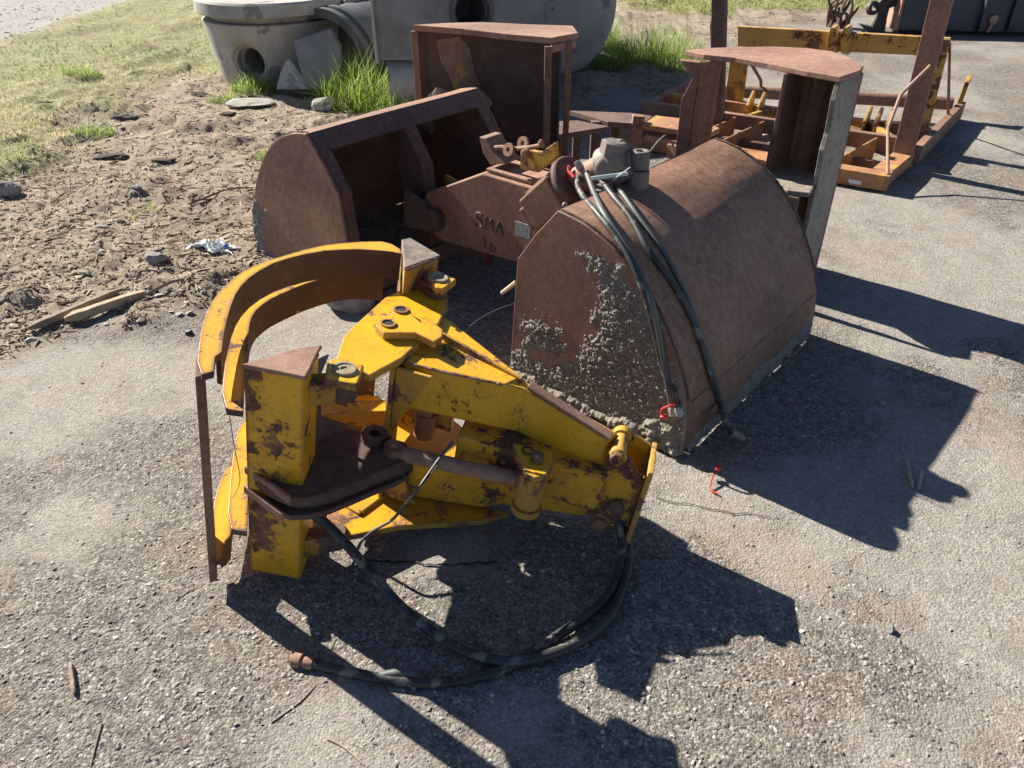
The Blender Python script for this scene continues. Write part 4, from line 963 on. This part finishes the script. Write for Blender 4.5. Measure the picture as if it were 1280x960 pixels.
p0 = g(690, 48, ZT); p1 = g(723, 42, ZT); p2 = g(516, 33, ZT)
mb = MB(); mb.prism([p0+V((0, 0, -.03)), p1+V((-.01, 0, -.03)), p1+V((-.01, 0, -.065)), p0+V((0, 0, -.065))], V((-.004, .012, 0))); mb.build('rim_band', M['rust_red'], lsh, .003)
# clod of dried cement caught inside and flaking rust patch
def lump(name, c, r, mt, parent=None, sub=3, seed=1, amp=.45, flatz=.8, label=None, cat=None):
    bm = bmesh.new(); bmesh.ops.create_icosphere(bm, subdivisions=sub, radius=1); rs = random.Random(seed)
    offs = [V((rs.uniform(-9, 9), rs.uniform(-9, 9), rs.uniform(-9, 9))) for _ in range(2)]
    from mathutils import noise as mn
    root = rootloc(parent) if parent else V(c)
    planes = [(V((rs.gauss(0, 1), rs.gauss(0, 1), rs.gauss(0, 1))).normalized(), rs.uniform(.62, .88)) for _ in range(7)]
    for v in bm.verts:
        p = v.co.copy()
        for nn, dd in planes:
            k = p.dot(nn)
            if k > dd: p -= nn*(k-dd)
        p *= 1+amp*.5*mn.noise(v.co*1.7+offs[0])+amp*.22*mn.noise(v.co*5+offs[1])
        v.co = V((p.x*r[0], p.y*r[1], p.z*r[2]))+V(c)-root
    me = bpy.data.meshes.new(name); bm.to_mesh(me); bm.free(); me.materials.append(M[mt])
    o = bpy.data.objects.new(name, me); COL.objects.link(o)
    if parent: o.parent = parent
    else: o.location = c; tag(o, label, cat)
    return o
lump('cement_clod', tuple(gy(555, 142, 4.13)), (.15, .05, .12), 'cement', lsh, 4, 5)
lump('cement_clod', tuple(gy(592, 128, 4.12)), (.09, .05, .08), 'cement', lsh, 4, 8)
mb = MB(); 
pts = [(545, 50), (575, 45), (588, 62), (592, 85), (600, 108), (596, 124), (584, 132), (570, 118), (562, 95), (550, 75)]
def onback(px, py):
    p, q = bk[1], bk[2]; d = (q-p).normalized(); nn = V((d.y, -d.x, 0)); F = Frame(p+nn*.0105, d, nn, (0, 0, 1)); return F.hit(px, py, 1, 0), nn
Q = [onback(x, y) for x, y in pts]; mb.prism([a for a, _ in Q], Q[0][1]*.004); mb.build('flaking_rust', M['rust_flake'], lsh)
# centre yoke: beams and posts
mb = MB(); mb.prism(tp([(803, 155), (820, 144), (868, 150), (900, 160), (884, 168), (866, 165)], .36), V((0, 0, -.03))); mb.build('yoke_plate', M['rust_orange'], grab2, .003)
mb = MB(); mb.prism(tp([(712, 138), (790, 141), (816, 145), (802, 155), (760, 152)], .36), V((0, 0, -.03)))
mb.prism(tp([(620, 156), (720, 150), (762, 158), (700, 168), (620, 166)], .38), V((0, 0, -.03))); mb.build('yoke_plate', M['rust_dark'], grab2, .003)
for px, py, w, zb in ((700, 170, .06, 0), (722, 168, .045, 0), (745, 165, .05, 0), (770, 162, .05, 0), (860, 172, .06, 0)):
    p = g(px, py, .30); MB().beam(V((p.x, p.y+.05, zb)), V((p.x, p.y+.05, .35)), w, w, (0, 1, 0)).build('yoke_post', M['rust_dark'], grab2, .003)
p = g(792, 150, .36); MB().beam(V((p.x, p.y-.05, .05)), V((p.x+.02, p.y-.05, .40)), .07, .05, (0, 1, 0)).build('yoke_post', M['rust'], grab2, .003)
mb = MB(); mb.prism(tp([(800, 160), (866, 172), (862, 180), (806, 168)], .30), V((0, 0, -.03))); mb.prism(tp([(834, 180), (842, 174), (862, 180), (858, 186)], .28), V((0, 0, -.08))); mb.build('yoke_bar', M['rust_red'], grab2, .003)
MB().tube([g(700, 162, .35), g(655, 178, .30), g(640, 190, .32)], .006, 8).build('wire', M['rust'], grab2)
MB().tube([g(866, 150, .3), g(830, 170, .32), g(812, 190, .33)], .004, 8).build('wire', M['steel'], grab2)

# ------------------------------------------------------------------ yellow fork frame
YF = Frame((2.19, 4.40, 0), (-.85, .52, 0), (.52, .85, 0), (0, 0, 1))
fork = thing('fork_frame', YF.w(.6, .9, 0), 'yellow and rusty steel attachment frame with tall uprights standing on the yard', 'attachment frame')
fb = lambda px, py, b: YF.loc(YF.hit(px, py, 1, b))
# front tray
def fbeam(name, p, q, w, h, mt, up=(0, 0, 1)): return MB().beam(YF.w(*p), YF.w(*q), w, h, up).build(name, M[mt], fork, .003)
fbeam('front_rail', (-.02, .04, .055), (1.75, .04, .055), .10, .09, 'rust_orange')
fbeam('inner_rail', (.12, .33, .05), (1.66, .33, .05), .04, .06, 'rust_dark')
fbeam('brace', (.0, .62, .10), (.30, .98, .12), .03, .07, 'yellow_dull')
fbeam('brace', (1.1, .62, .10), (.95, .98, .12), .03, .07, 'rust_yellow')
fbeam('side_rail', (.04, .09, .06), (-.02, .55, .06), .11, .085, 'rust_orange')
fbeam('side_rail', (1.70, .09, .06), (1.70, .55, .06), .11, .085, 'rust')
fbeam('rear_rail', (-.06, .60, .12), (1.80, .60, .12), .05, .10, 'rust')
for a_ in (.22, .42, .95, 1.15, 1.35):
    MB().prism([YF.w(a_+.10, .10, .02), YF.w(a_-.06, .57, .02), YF.w(a_-.06, .57, .155), YF.w(a_+.10, .10, .105)], YF.e[0]*.014).build('gusset', M['rust_orange'], fork, .002)
q = [YF.hit(1060, 224, 1, -.012), YF.hit(1076, 226, 1, -.012), YF.hit(1077, 231, 1, -.012), YF.hit(1062, 229, 1, -.012)]; MB().prism(q, -YF.e[1]*.001).build('pale_label', M['sticker_white'], fork)
fbeam('side_beam', (-.08, .62, .07), (-.20, 1.98, .07), .05, .12, 'rust')
fbeam('side_beam', (1.80, .62, .07), (1.80, 1.98, .07), .05, .12, 'rust')
# hook end
MB().prism([YF.w(-.20, 1.90, .13), YF.w(-.20, 2.0, .13), YF.w(-.205, 2.04, .26), YF.w(-.205, 2.08, .29), YF.w(-.205, 2.05, .30), YF.w(-.205, 1.92, .28)], YF.e[0]*.03).build('hook_end', M['rust_yellow'], fork, .003)
a = YF.w(-.14, 1.82, .14); bq = g(1040, 121, .14); bq = a+(bq-a).normalized()*1.9
MB().cyl(a, bq, .045).build('round_bar', M['rust'], fork)
# tall uprights
u0 = fb(1133, 190, .55); fbm_ = lambda px, py, b: fb(px, py, b)
def upright(px0, py0, px1, py1, b, w, d, mt):
    p = fb(px0, py0, b); q_ = fb(px1, py1, b); P = YF.w(p.x, b, max(p.z, .02)); Q = YF.w(q_.x, b, q_.z)
    return MB().beam(P, P+(Q-P)*1.0, w, d, YF.e[1]).build('upright', M[mt], fork, .003)
upright(1128, 196, 1181, -14, .52, .115, .075, 'rust')
upright(893, 190, 900, -14, .52, .085, .075, 'rust_dark')
# crossbar and its lugs, legs
BC = 1.05
c0 = fb(922, 33, BC); c1 = fb(922, 58, BC); c2 = fb(1188, 48, BC); c3 = fb(1180, 71, BC)
mb = MB(); mb.prism([YF.w(c0.x, BC, c0.z), YF.w(c2.x, BC, c2.z), YF.w(c3.x, BC, c3.z), YF.w(c1.x, BC, c1.z)], YF.e[1]*.05); mb.build('crossbar', M['yellow_dull'], fork, .003)
for px in (1036, 1052):
    q = [fb(px, 66, BC-.04), fb(px+9, 68, BC-.04), fb(px+12, 48, BC-.04), fb(px+8, 34, BC-.04), fb(px+3, 34, BC-.04), fb(px-1, 46, BC-.04)]
    MB().prism([YF.w(p.x, BC-.06, p.z) for p in q], YF.e[1]*.14).build('hitch_lug', M['yellow_dull'], fork, .003)
mb = MB(); q = [fb(1166, 47, BC), fb(1189, 49, BC), fb(1156, 182, BC), fb(1140, 182, BC)]
mb.prism([YF.w(p.x, BC-.03, p.z) for p in q], YF.e[1]*.028); mb.build('leg', M['yellow_dull'], fork, .003)
mb = MB(); q = [fb(914, 75, BC), fb(936, 77, BC), fb(928, 136, BC), fb(906, 134, BC)]
mb.prism([YF.w(p.x, BC-.03, p.z) for p in q], YF.e[1]*.028); mb.build('leg', M['rust_yellow'], fork, .003)
mb = MB(); q = [fb(922, 58, BC), fb(942, 60, BC), fb(936, 77, BC), fb(914, 76, BC)]
mb.prism([YF.w(p.x, BC-.028, p.z) for p in q], YF.e[1]*.02); mb.build('leg_bracket', M['rust'], fork, .002)
fbeam('lower_crossbar', (-.10, 1.0, .09), (1.80, 1.0, .09), .05, .12, 'rust_orange')
for px0, py0 in ((934, 160), (948, 158), (1078, 176), (1092, 174), (1106, 178)):
    p = fb(px0, py0, .92); MB().prism([YF.w(p.x, .86, .03), YF.w(p.x, .98, .03), YF.w(p.x-.01, .97, .24), YF.w(p.x-.01, .93, .26), YF.w(p.x, .86, .17)], YF.e[0]*.02).build('fork_tab', M['yellow_dull'], fork, .003)
fbeam('tie_plate', (.10, .70, .09), (.45, .95, .10), .10, .02, 'yellow_dull')
# thin rods
def rod(pts, r, mt, name='rod'): return MB().tube(pts, r, 8, 1).build(name, M[mt], fork)
rod([YF.w(.0, .03, .10), YF.hit(1110, 160, 1, .25), YF.hit(1126, 118, 1, .36), YF.hit(1163, 82, 1, .47)], .010, 'rust_red')
rod([YF.hit(1187, 55, 1, BC+.03), YF.hit(1185, 155, 1, 1.6)], .010, 'rust')
rod([YF.hit(938, 78, 1, BC+.1), YF.hit(951, 100, 1, BC+.3), YF.hit(952, 128, 1, BC+.5)], .012, 'rust')
rod([YF.hit(891, 70, 1, .6), YF.hit(889, 32, 1, .6), YF.hit(894, 8, 1, .56)], .010, 'rust_dark')
rod([g(852, 148, .05), g(866, 110, .35), g(878, 84, .55)], .012, 'rust')
a = YF.hit(891, 130, 1, .50); rod([a, YF.w(1.35, .57, .15)], .016, 'rust_dark')

# ------------------------------------------------------------------ concrete goods
def boolcut(o, cutters):
    for c in cutters:
        md = o.modifiers.new('cut', 'BOOLEAN'); md.operation = 'DIFFERENCE'; md.solver = 'EXACT'; md.object = c
    dg = bpy.context.evaluated_depsgraph_get(); me = bpy.data.meshes.new_from_object(o.evaluated_get(dg))
    o.modifiers.clear(); o.data = me
    for c in cutters: bpy.data.objects.remove(c, do_unlink=True)
mc = V((-2.115, 7.4, 0)); RT = .575; RB = .53; HM = .52
man = thing('manhole_section', mc, 'round concrete manhole base with a pipe opening, capped by a thick slab', 'manhole section')
mb = MB(); mb.lathe(mc+V((0, 0, .0)), mc+V((0, 0, 1)), [(-.03, RB-.04), (.10, RB-.02), (.30, RB+.02), (.48, RT), (.515, RT+.005), (.52, RT-.02)], 72); wall = mb.build('wall', M['concrete'], man)
hc = gy(313, 79, 6.90); hd = V((-.16, -1, .02)).normalized()
hd = V(((hc.x-mc.x), (hc.y-mc.y), 0)).normalized()
cut1 = MB().lathe(hc+hd*.3, hc-hd, [(0, .150), (.75, .150)], 40).build('c1', M['concrete'])
cut1.location = -mc*0
# move cutter into the wall's local space
bpy.context.view_layer.update(); boolcut(wall, [cut1])
mb = MB(); mb.ring(hc-hd*.03, hd, .125, .149, .04, 40); mb.ring(hc-hd*.12, hd, .108, .149, .05, 40); mb.build('pipe_socket', M['concrete'], man)
# capping slab (top-level: it can be lifted off)
cap = thing('concrete_slab', mc+V((.01, 0, .54)), 'thick round concrete slab lying on the manhole base', 'concrete slab')
MB().lathe(mc+V((.01, 0, .525)), mc+V((.01, 0, 2)), [(0, RT-.05), (.035, RT-.02), (.05, RT+.045), (.06, RT+.058), (.145, RT+.05), (.16, RT+.03), (.16, .3), (.145, .28)], 72).build('slab', M['concrete'], cap)
# leaning slabs
s0 = thing('broken_slab', g(392, 108), 'broken concrete slab leaning against the right of the manhole base', 'concrete slab')
z = lambda px, py, Y: gy(px, py, Y)
MB().prism([z(381, 112, 6.55), z(402, 112, 6.55), z(424, 96, 6.6), z(424, 60, 6.72), z(412, 37, 6.8), z(366, 51, 6.76)], V((.01, .07, .01))).build('slab', M['concrete_dark'], s0, .006)
s0 = thing('broken_slab', g(365, 108), 'smaller triangular concrete slab propped under the pipe opening side', 'concrete slab')
MB().prism([z(345, 112, 6.6), z(383, 112, 6.5), z(368, 88, 6.62), z(358, 75, 6.67), z(350, 92, 6.64)], V((.01, .05, .01))).build('slab', M['concrete'], s0, .006)
# ring of dark pipe leaning behind
rg = thing('dark_pipe', V((-1.25, 7.55, 0)), 'dark grey ribbed pipe half buried behind the leaning slab', 'pipe')
a = V((-1.55, 6.95, .16)); dd = V((.55, .83, .05)).normalized(); mb = MB()
mb.lathe(a, a+dd, [(0, .40), (0, .475), (.05, .475), (.055, .45), (.10, .45), (.11, .475), (.16, .475), (.17, .455), (1.0, .455), (1.0, .40), (0, .40)], 56, cap=False); mb.build('pipe_wall', M['plastic_black'], rg)
# chamber with hole
def conc_block():
    Yc = 6.1
    e0 = gy(546, 60, Yc); l0 = gy(474, 75, Yc+.0); r0 = gy(679, 60, Yc+.35)
    x0 = l0.x; x1 = e0.x; x2 = r0.x; zb = l0.z
    root = thing('chamber_block', V(((x0+x2)/2, Yc+.6, 0)), 'big pale concrete chamber with a round pipe hole, standing behind the upright shell', 'concrete chamber')
    pl = [V((x0, Yc, zb)), V((x1, Yc-.02, zb)), V((x2, Yc+.26, zb)), V((x2+.02, Yc+1.2, zb)), V((x0+.02, Yc+1.2, zb))]
    w = MB().prism(pl, V((0, 0, 1.15-zb))).build('wall', M['concrete_dark'], root)
    F2 = Frame(pl[1], pl[2]-pl[1], V(((pl[2]-pl[1]).y, -(pl[2]-pl[1]).x, 0)), (0, 0, 1))
    hc = F2.hit(589, 14, 1, 0); nn = F2.e[1]
    cut = MB().lathe(hc+nn*.3, hc-nn, [(0, .145), (.8, .145)], 40).build('c', M['concrete_dark'])
    bpy.context.view_layer.update(); boolcut(w, [cut])
    MB().ring(hc+nn*.01, nn, .135, .165, .03, 40).build('pipe_socket', M['plastic_black'], root)
    MB().ring(hc-nn*.10, nn, .115, .144, .16, 40).build('pipe_sleeve', M['plastic_black'], root)
    e_ = MB(); e_.beam(V((x0-.012, Yc-.01, zb-.02)), V((x0-.012, Yc-.01, 1.15)), .02, .05, (0, 1, 0)); e_.build('pale_edge', M['concrete'], root, .003)
    return pl, zb
pl, zb = conc_block()
st = thing('pipe_stub', V((-1.0, 6.35, 0)), 'short concrete pipe stub lying under the chamber block', 'pipe')
a = V((pl[0].x+.04, 6.22, zb*.5)); MB().lathe(a, a+V((1, .12, 0)), [(0, zb*.32), (0, zb*.48), (1.1, zb*.48), (1.1, zb*.32), (0, zb*.32)], 36, cap=False).build('pipe_wall', M['concrete'], st)
# big fallen pipe
bp = thing('concrete_pipe', V((.9, 7.2, 0)), 'wide concrete pipe lying at the right end of the stacked concrete goods', 'concrete pipe')
a = V((gy(777, 22, 7.3).x-.60, 7.3, .58)); dd = V((-.25, 1, 0)).normalized()
MB().lathe(a, a+dd, [(0, .01), (.0, .50), (.012, .56), (.05, .60), (1.0, .60), (1.0, .01)], 72, cap=False).build('pipe_wall', M['concrete'], bp)
bx = thing('concrete_wall_block', V((-1.62, 8.3, 0)), 'upright concrete block standing behind the dark pipe', 'concrete block')
MB().box(V((-1.62, 8.3, .55)), .95, .12, 1.1).build('block', M['concrete'], bx, .01)
pr2 = thing('concrete_pipe', V((-1.5, 7.7, 0)), 'grey collar of a concrete pipe lodged between manhole base and dark pipe', 'concrete pipe')
a = V((-1.52, 7.45, .62)); MB().lathe(a, a+V((.9, .5, -.1)), [(0, .10), (0, .17), (.12, .17), (.14, .14), (.5, .14), (.5, .10), (0, .10)], 36, cap=False).build('pipe_wall', M['concrete'], pr2)

# ------------------------------------------------------------------ dark bucket attachment top right
NB = Frame(g(1121, 43), (1, -.10, 0), (.10, 1, 0), (0, 0, 1))
nb = thing('steel_bucket', NB.w(1.2, .3, 0), 'long dark navy steel bucket with a small cyan and white sticker', 'bucket')
hgt = .40
mb = MB(); mb.prism([NB.w(0, 0, .04), NB.w(0, .0, hgt-.02), NB.w(0, .06, hgt+.02), NB.w(0, .60, hgt+.02), NB.w(0, .62, .04)], NB.e[0]*3.0); bod = mb.build('body', M['navy'], nb, .01)
MB().prism([NB.w(-.004, -.02, .04), NB.w(-.004, .0, .38), NB.w(-.004, .25, .46), NB.w(-.004, .45, .2), NB.w(-.004, .3, .03)], -NB.e[0]*.03).build('side_plate', M['rust_red'], nb, .004)
MB().prism([NB.w(.86, -.03, .05), NB.w(1.14, -.03, .05), NB.w(1.14, -.03, hgt+.06), NB.w(.86, -.03, hgt+.06)], NB.e[1]*.028).build('mount_plate', M['navy'], nb, .004)
mb = MB()
for aa in (.84, 1.15): MB().prism([NB.w(aa, -.09, .10), NB.w(aa, -.004, .05), NB.w(aa, -.004, hgt+.10), NB.w(aa, -.07, hgt+.08)], NB.e[0]*.018).build('mount_ear', M['navy'], nb, .003)
P = NB.w(.98, -.035, .18); mb = MB(); mb.lathe(P, P-NB.e[1], [(0, .045), (.03, .045), (.035, .03)]); mb.beam(P-NB.e[1]*.02, P-NB.e[1]*.02+V((-.03, 0, -.13)), .035, .02); mb.build('pin', M['rust_red'], nb)
q = [NB.hit(1239, 12.5, 1, -.0015), NB.hit(1253, 13, 1, -.0015), NB.hit(1253, 16.2, 1, -.0015), NB.hit(1239, 15.8, 1, -.0015)]; MB().prism(q, -NB.e[1]*.002).build('sticker', M['sticker_cyan'], bod)
q = [NB.hit(1253.5, 13, 1, -.0015), NB.hit(1266, 13.2, 1, -.0015), NB.hit(1266, 17, 1, -.0015), NB.hit(1253.5, 16.5, 1, -.0015)]; MB().prism(q, -NB.e[1]*.002).build('sticker', M['sticker_white'], bod)
# black hook plate left of it
hk = thing('ripper_hook', g(1095, 42), 'blackened curved steel hook standing left of the navy bucket', 'steel hook')
Yh = g(1095, 40).y
mb = MB(); mb.prism([gy(x, y, Yh) for x, y in ((1074, 30), (1090, 34), (1096, 22), (1101, 4), (1104, -12), (1128, -14), (1130, 2), (1112, 10), (1108, 26), (1106, 41), (1084, 40))], V((.02, .08, 0))); mb.build('hook_plate', M['soot'], hk, .004)
mb = MB(); P = gy(1091, 10, Yh); mb.ring(P, (.3, -1, .1), .03, .075, .05); mb.beam(P+V((.05, 0, .02)), gy(1104, 0, Yh), .05, .05); mb.build('hook_eye', M['soot'], hk, .003)
mb = MB(); mb.beam(gy(1110, 8, Yh)+V((0, .05, 0)), gy(1146, -6, Yh)+V((0, .1, 0)), .06, .07); mb.build('hook_arm', M['soot'], hk, .003)
tw = thing('root_clump', g(1046, 38), 'dark twisted root clump lying behind the yellow crossbar', 'roots')
mb = MB(); c = g(1046, 34); 
for i in range(16):
    a = random.uniform(0, 6.28); r = random.uniform(.05, .22); q0 = c+V((random.uniform(-.08, .08), random.uniform(-.1, .1), .0)); q2 = c+V((r*math.cos(a), r*math.sin(a), random.uniform(.15, .42)))
    q1 = (q0+q2)/2+V((random.uniform(-.08, .08), random.uniform(-.05, .05), random.uniform(-.02, .08))); mb.tube([q0, q1, q2], [.03, .018, .006], 7, 4)
mb.build('roots', M['rust_dark'], tw)

# ------------------------------------------------------------------ stones, wood, litter
def stone(px, py, r, label, mt='rock', seed=0, cat='stone', zf=.5, name='stone', sub=3):
    c = g(px, py); return lump(name, (c.x, c.y, hz(c.x, c.y)+r[2]*zf), r, mt, None, sub, seed, .35, 1, label, cat)
stone(12, 246, (.075, .06, .055), 'blue-grey stone at the left edge below the lawn', 'rock', 3)
stone(199, 336, (.055, .045, .035), 'pale rounded stone above the split wood pieces', 'rock', 12)
stone(313, 134, (.20, .11, .035), 'flat pale concrete fragment left of the grass tuft', 'concrete', 21, 'concrete fragment', .6, 'concrete_fragment')
stone(407, 138, (.11, .09, .07), 'angular concrete lump at the shaded left foot of the big tuft', 'concrete', 33, 'concrete fragment', .5, 'concrete_fragment')
stone(438, 380, (.12, .10, .075), 'grey rock half hidden beneath the curved yellow tines', 'rock', 41)
stone(128, 286, (.035, .025, .014), 'small dark flat stone among the wood chips', 'rock', 51)
stone(175, 246, (.03, .022, .015), 'small grey stone below the hollow in the soil', 'rock', 52)
stone(1113, 788, (.013, .011, .010), 'small grey pebble alone on the asphalt right of the grapple shadow', 'rock', 60)
stone(1118, 462, (.018, .014, .011), 'lower of two pebbles in the large shadow', 'rock', 61)
stone(1134, 468, (.014, .013, .011), 'right pebble in the large shadow by its lit edge', 'rock', 62)
stone(1102, 505, (.016, .013, .010), 'pale pebble in the middle of the large shadow', 'rock', 63)
stone(1126, 562, (.012, .010, .010), 'pale pebble at the top of the pale wood pieces', 'rock', 64)
stone(236, 417, (.018, .013, .012), 'dark lump on asphalt left of the tines', 'soot', 65)
for i, (px, py, s) in enumerate(((160, 150, .10), (140, 200, .09), (205, 205, .07), (60, 138, .06), (250, 120, .08), (285, 145, .06))):
    lump('soil_clod', (*g(px, py)[:2], hz(*g(px, py)[:2])), (s*1.3, s*.7, s*.35), 'clod', None, 3, 90+i, .6, 1, ['dark soil clod under the lawn edge', 'dark clod beside the lone green tuft', 'small clod right of the hollow', 'flat clod at the left of the lawn edge', 'clod left of the manhole base', 'clod in front of the tiny yellow tuft'][i], 'soil clod') if 'clod' in M else None
def stick(pts, r, label, mt='wood', name='stick', cat='stick', n=6):
    P = [V((*g(x, y)[:2], hz(*g(x, y)[:2])+r*.8)) for x, y in pts]; o = MB().tube(P, [r, r*.8, r*.35], n, 4).build(name, M[mt]); return tag(o, label, cat)
def plank(p0, p1, w, h, label, mt='wood'):
    a = g(*p0); b = g(*p1); a = V((a.x, a.y, hz(a.x, a.y)+h*.6)); b = V((b.x, b.y, hz(b.x, b.y)+h*.6)); d = (b-a).normalized(); s = V((-d.y, d.x, 0))
    mb = MB(); vs = []; k = 9
    for i in range(k):
        t = i/(k-1); c = a.lerp(b, t); ww = w*(.35 if i in (0, k-1) else random.uniform(.8, 1.1)); hh = h*(.5 if i in (0, k-1) else random.uniform(.85, 1.1))
        for u_, v_ in ((-1, -1), (1, -.8), (.8, 1), (-.7, .9)): vs.append(c+s*u_*ww/2+V((0, 0, v_*hh/2)))
    fs = [(0, 1, 2, 3), (4*k-1, 4*k-2, 4*k-3, 4*k-4)]+[(4*i+j, 4*i+(j+1) % 4, 4*i+4+(j+1) % 4, 4*i+4+j) for i in range(k-1) for j in range(4)]
    o = mb.add(vs, fs).build('split_wood', M[mt], None, .002); return tag(o, label, 'wood')
plank((38, 419), (152, 372), .035, .03, 'longer grey split wood piece, upper of the two left of the tines')
plank((84, 408), (186, 376), .04, .035, 'paler split wood piece, lower of the two left of the tines', 'wood_pale')
stick([(186, 374), (230, 364), (285, 357)], .008, 'thin dark stick running from the split wood to the tines')
plank((1132, 575), (1140, 612), .012, .012, 'left of two short pale wood splinters beside the large shadow', 'wood_pale')
plank((1152, 590), (1147, 614), .012, .012, 'right of two short pale wood splinters beside the large shadow', 'wood_pale')
plank((90, 832), (95, 872), .012, .014, 'short brown bark piece standing out at the lower left', 'wood')
stick([(128, 908), (122, 930), (114, 962)], .003, 'thin twig crossing the bottom edge at the lower left')
stick([(345, 700), (392, 800), (420, 850)], .0012, 'hair-thin straw under the grapple hose')
stick([(340, 905), (375, 880), (395, 858)], .002, 'thin curved twig below the hose fitting')
stick([(410, 925), (430, 935), (455, 957)], .003, 'pale bent straw at the bottom edge', 'wood_pale')
stick([(238, 262), (290, 252), (320, 238)], .008, 'dark weathered stick pointing at the left brown shell')
plank((250, 262), (300, 247), .03, .012, 'thin bark strip beside the dark stick', 'wood')
stick([(600, 650), (622, 680), (618, 720), (585, 757)], .0022, 'curved dry vine lying in the grapple shadow')
stick([(608, 660), (640, 678), (668, 692)], .0016, 'branching dry tendril in the grapple shadow')
stick([(118, 635), (130, 650), (142, 668)], .0012, 'fine pale straw on open asphalt left of the blade', 'wood_pale')
a = G1.hit(646, 352, 1, .10); b_ = G1.hit(628, 366, 1, .20); o = MB().tube([b_, (a+b_)/2, a], .009, 8).build('bone_stick', M['wood_pale']); tag(o, 'pale stick poking out behind the splashed end plate', 'stick')
o = MB().tube([g(586, 408, .05), g(610, 392, .09), g(640, 380, .10), g(655, 378, .10)], .0018, 6).build('wire', M['white_plastic']); tag(o, 'thin pale wire arching behind the grapple arm', 'wire')
# crumpled plastic
pc = g(268, 318); pz = hz(pc.x, pc.y)
bm = bmesh.new(); bmesh.ops.create_grid(bm, x_segments=26, y_segments=18, size=1)
for v in bm.verts:
    xx, yy = v.co.x, v.co.y; nz = fbm(np.array([xx]), np.array([yy]), 3.2, 4, 7)[0]
    v.co = V((xx*.11*(1+.3*math.sin(yy*5)), yy*.05*(1+.4*math.sin(xx*7)), max(0, nz-.3)*.11*(1.2-abs(xx))))
mep = bpy.data.meshes.new('plastic_sheet'); bm.to_mesh(mep); bm.free(); mep.materials.append(M['white_plastic'])
pr = thing('plastic_litter', (pc.x, pc.y, pz), 'crumpled whitish plastic scrap with a blue bit beside the left shell', 'plastic litter')
o = bpy.data.objects.new('plastic_sheet', mep); COL.objects.link(o); o.parent = pr; o.rotation_euler = (0, 0, -.2)
sdm = o.modifiers.new('thick', 'SOLIDIFY'); sdm.thickness = .001
q = g(284, 320); lump('blue_scrap', (q.x, q.y, pz+.02), (.016, .012, .014), 'blue', pr, 2, 4)

# repeats of one kind share a group
GROUPS = {'grass tuft': 'grass tufts around the yard edge', 'stone': 'loose stones and pebbles', 'concrete fragment': 'concrete fragments on the soil', 'soil clod': 'dark clods on the soil bank',
          'wood': 'split wood and bark pieces', 'stick': 'sticks and straws on the ground', 'cable tie': 'red ties', 'clamshell grab': 'clamshell grabs side by side', 'concrete slab': 'concrete slabs at the manhole base',
          'concrete pipe': 'concrete pipes in the stack', 'pipe': 'pipes in the stack'}
for o in COL.objects:
    if o.parent is None and o.get('category') in GROUPS and o.get('kind') is None: o['group'] = GROUPS[o['category']]

# ------------------------------------------------------------------ camera, light, render
cam = bpy.data.cameras.new('camera'); cam.lens = 27; cam.sensor_width = 36; cam.clip_end = 3000; cam.clip_start = .05
co = bpy.data.objects.new('camera', cam); COL.objects.link(co); co.location = CAM; co.rotation_euler = (math.pi/2-PITCH, 0, 0); scene.camera = co
LD = V((1.17, -.96, -1.0)).normalized()
sun = bpy.data.lights.new('sun', 'SUN'); sun.energy = 5.0; sun.angle = math.radians(.53); sun.color = (1.0, .925, .815)
so = bpy.data.objects.new('sun', sun); COL.objects.link(so); so.rotation_euler = LD.to_track_quat('-Z', 'Y').to_euler(); so.location = (-5, 5, 8)
w = bpy.data.worlds.new('World'); scene.world = w; w.use_nodes = True; nt = w.node_tree
bg = nt.nodes['Background']; sky = nt.nodes.new('ShaderNodeTexSky'); sky.sky_type = 'NISHITA'; sky.sun_disc = False; sky.air_density = .62; sky.dust_density = .3; sky.ozone_density = 2.0; sky.altitude = 0
sky.sun_elevation = math.asin(-LD.z); sky.sun_rotation = math.atan2(-LD.x, -LD.y)
nt.links.new(sky.outputs[0], bg.inputs[0]); bg.inputs[1].default_value = .05
scene.view_settings.view_transform = 'Standard'; scene.view_settings.look = 'None'; scene.view_settings.exposure = 1.32; scene.view_settings.gamma = 1
scene.render.engine = 'CYCLES'; scene.cycles.max_bounces = 5; scene.cycles.diffuse_bounces = 3
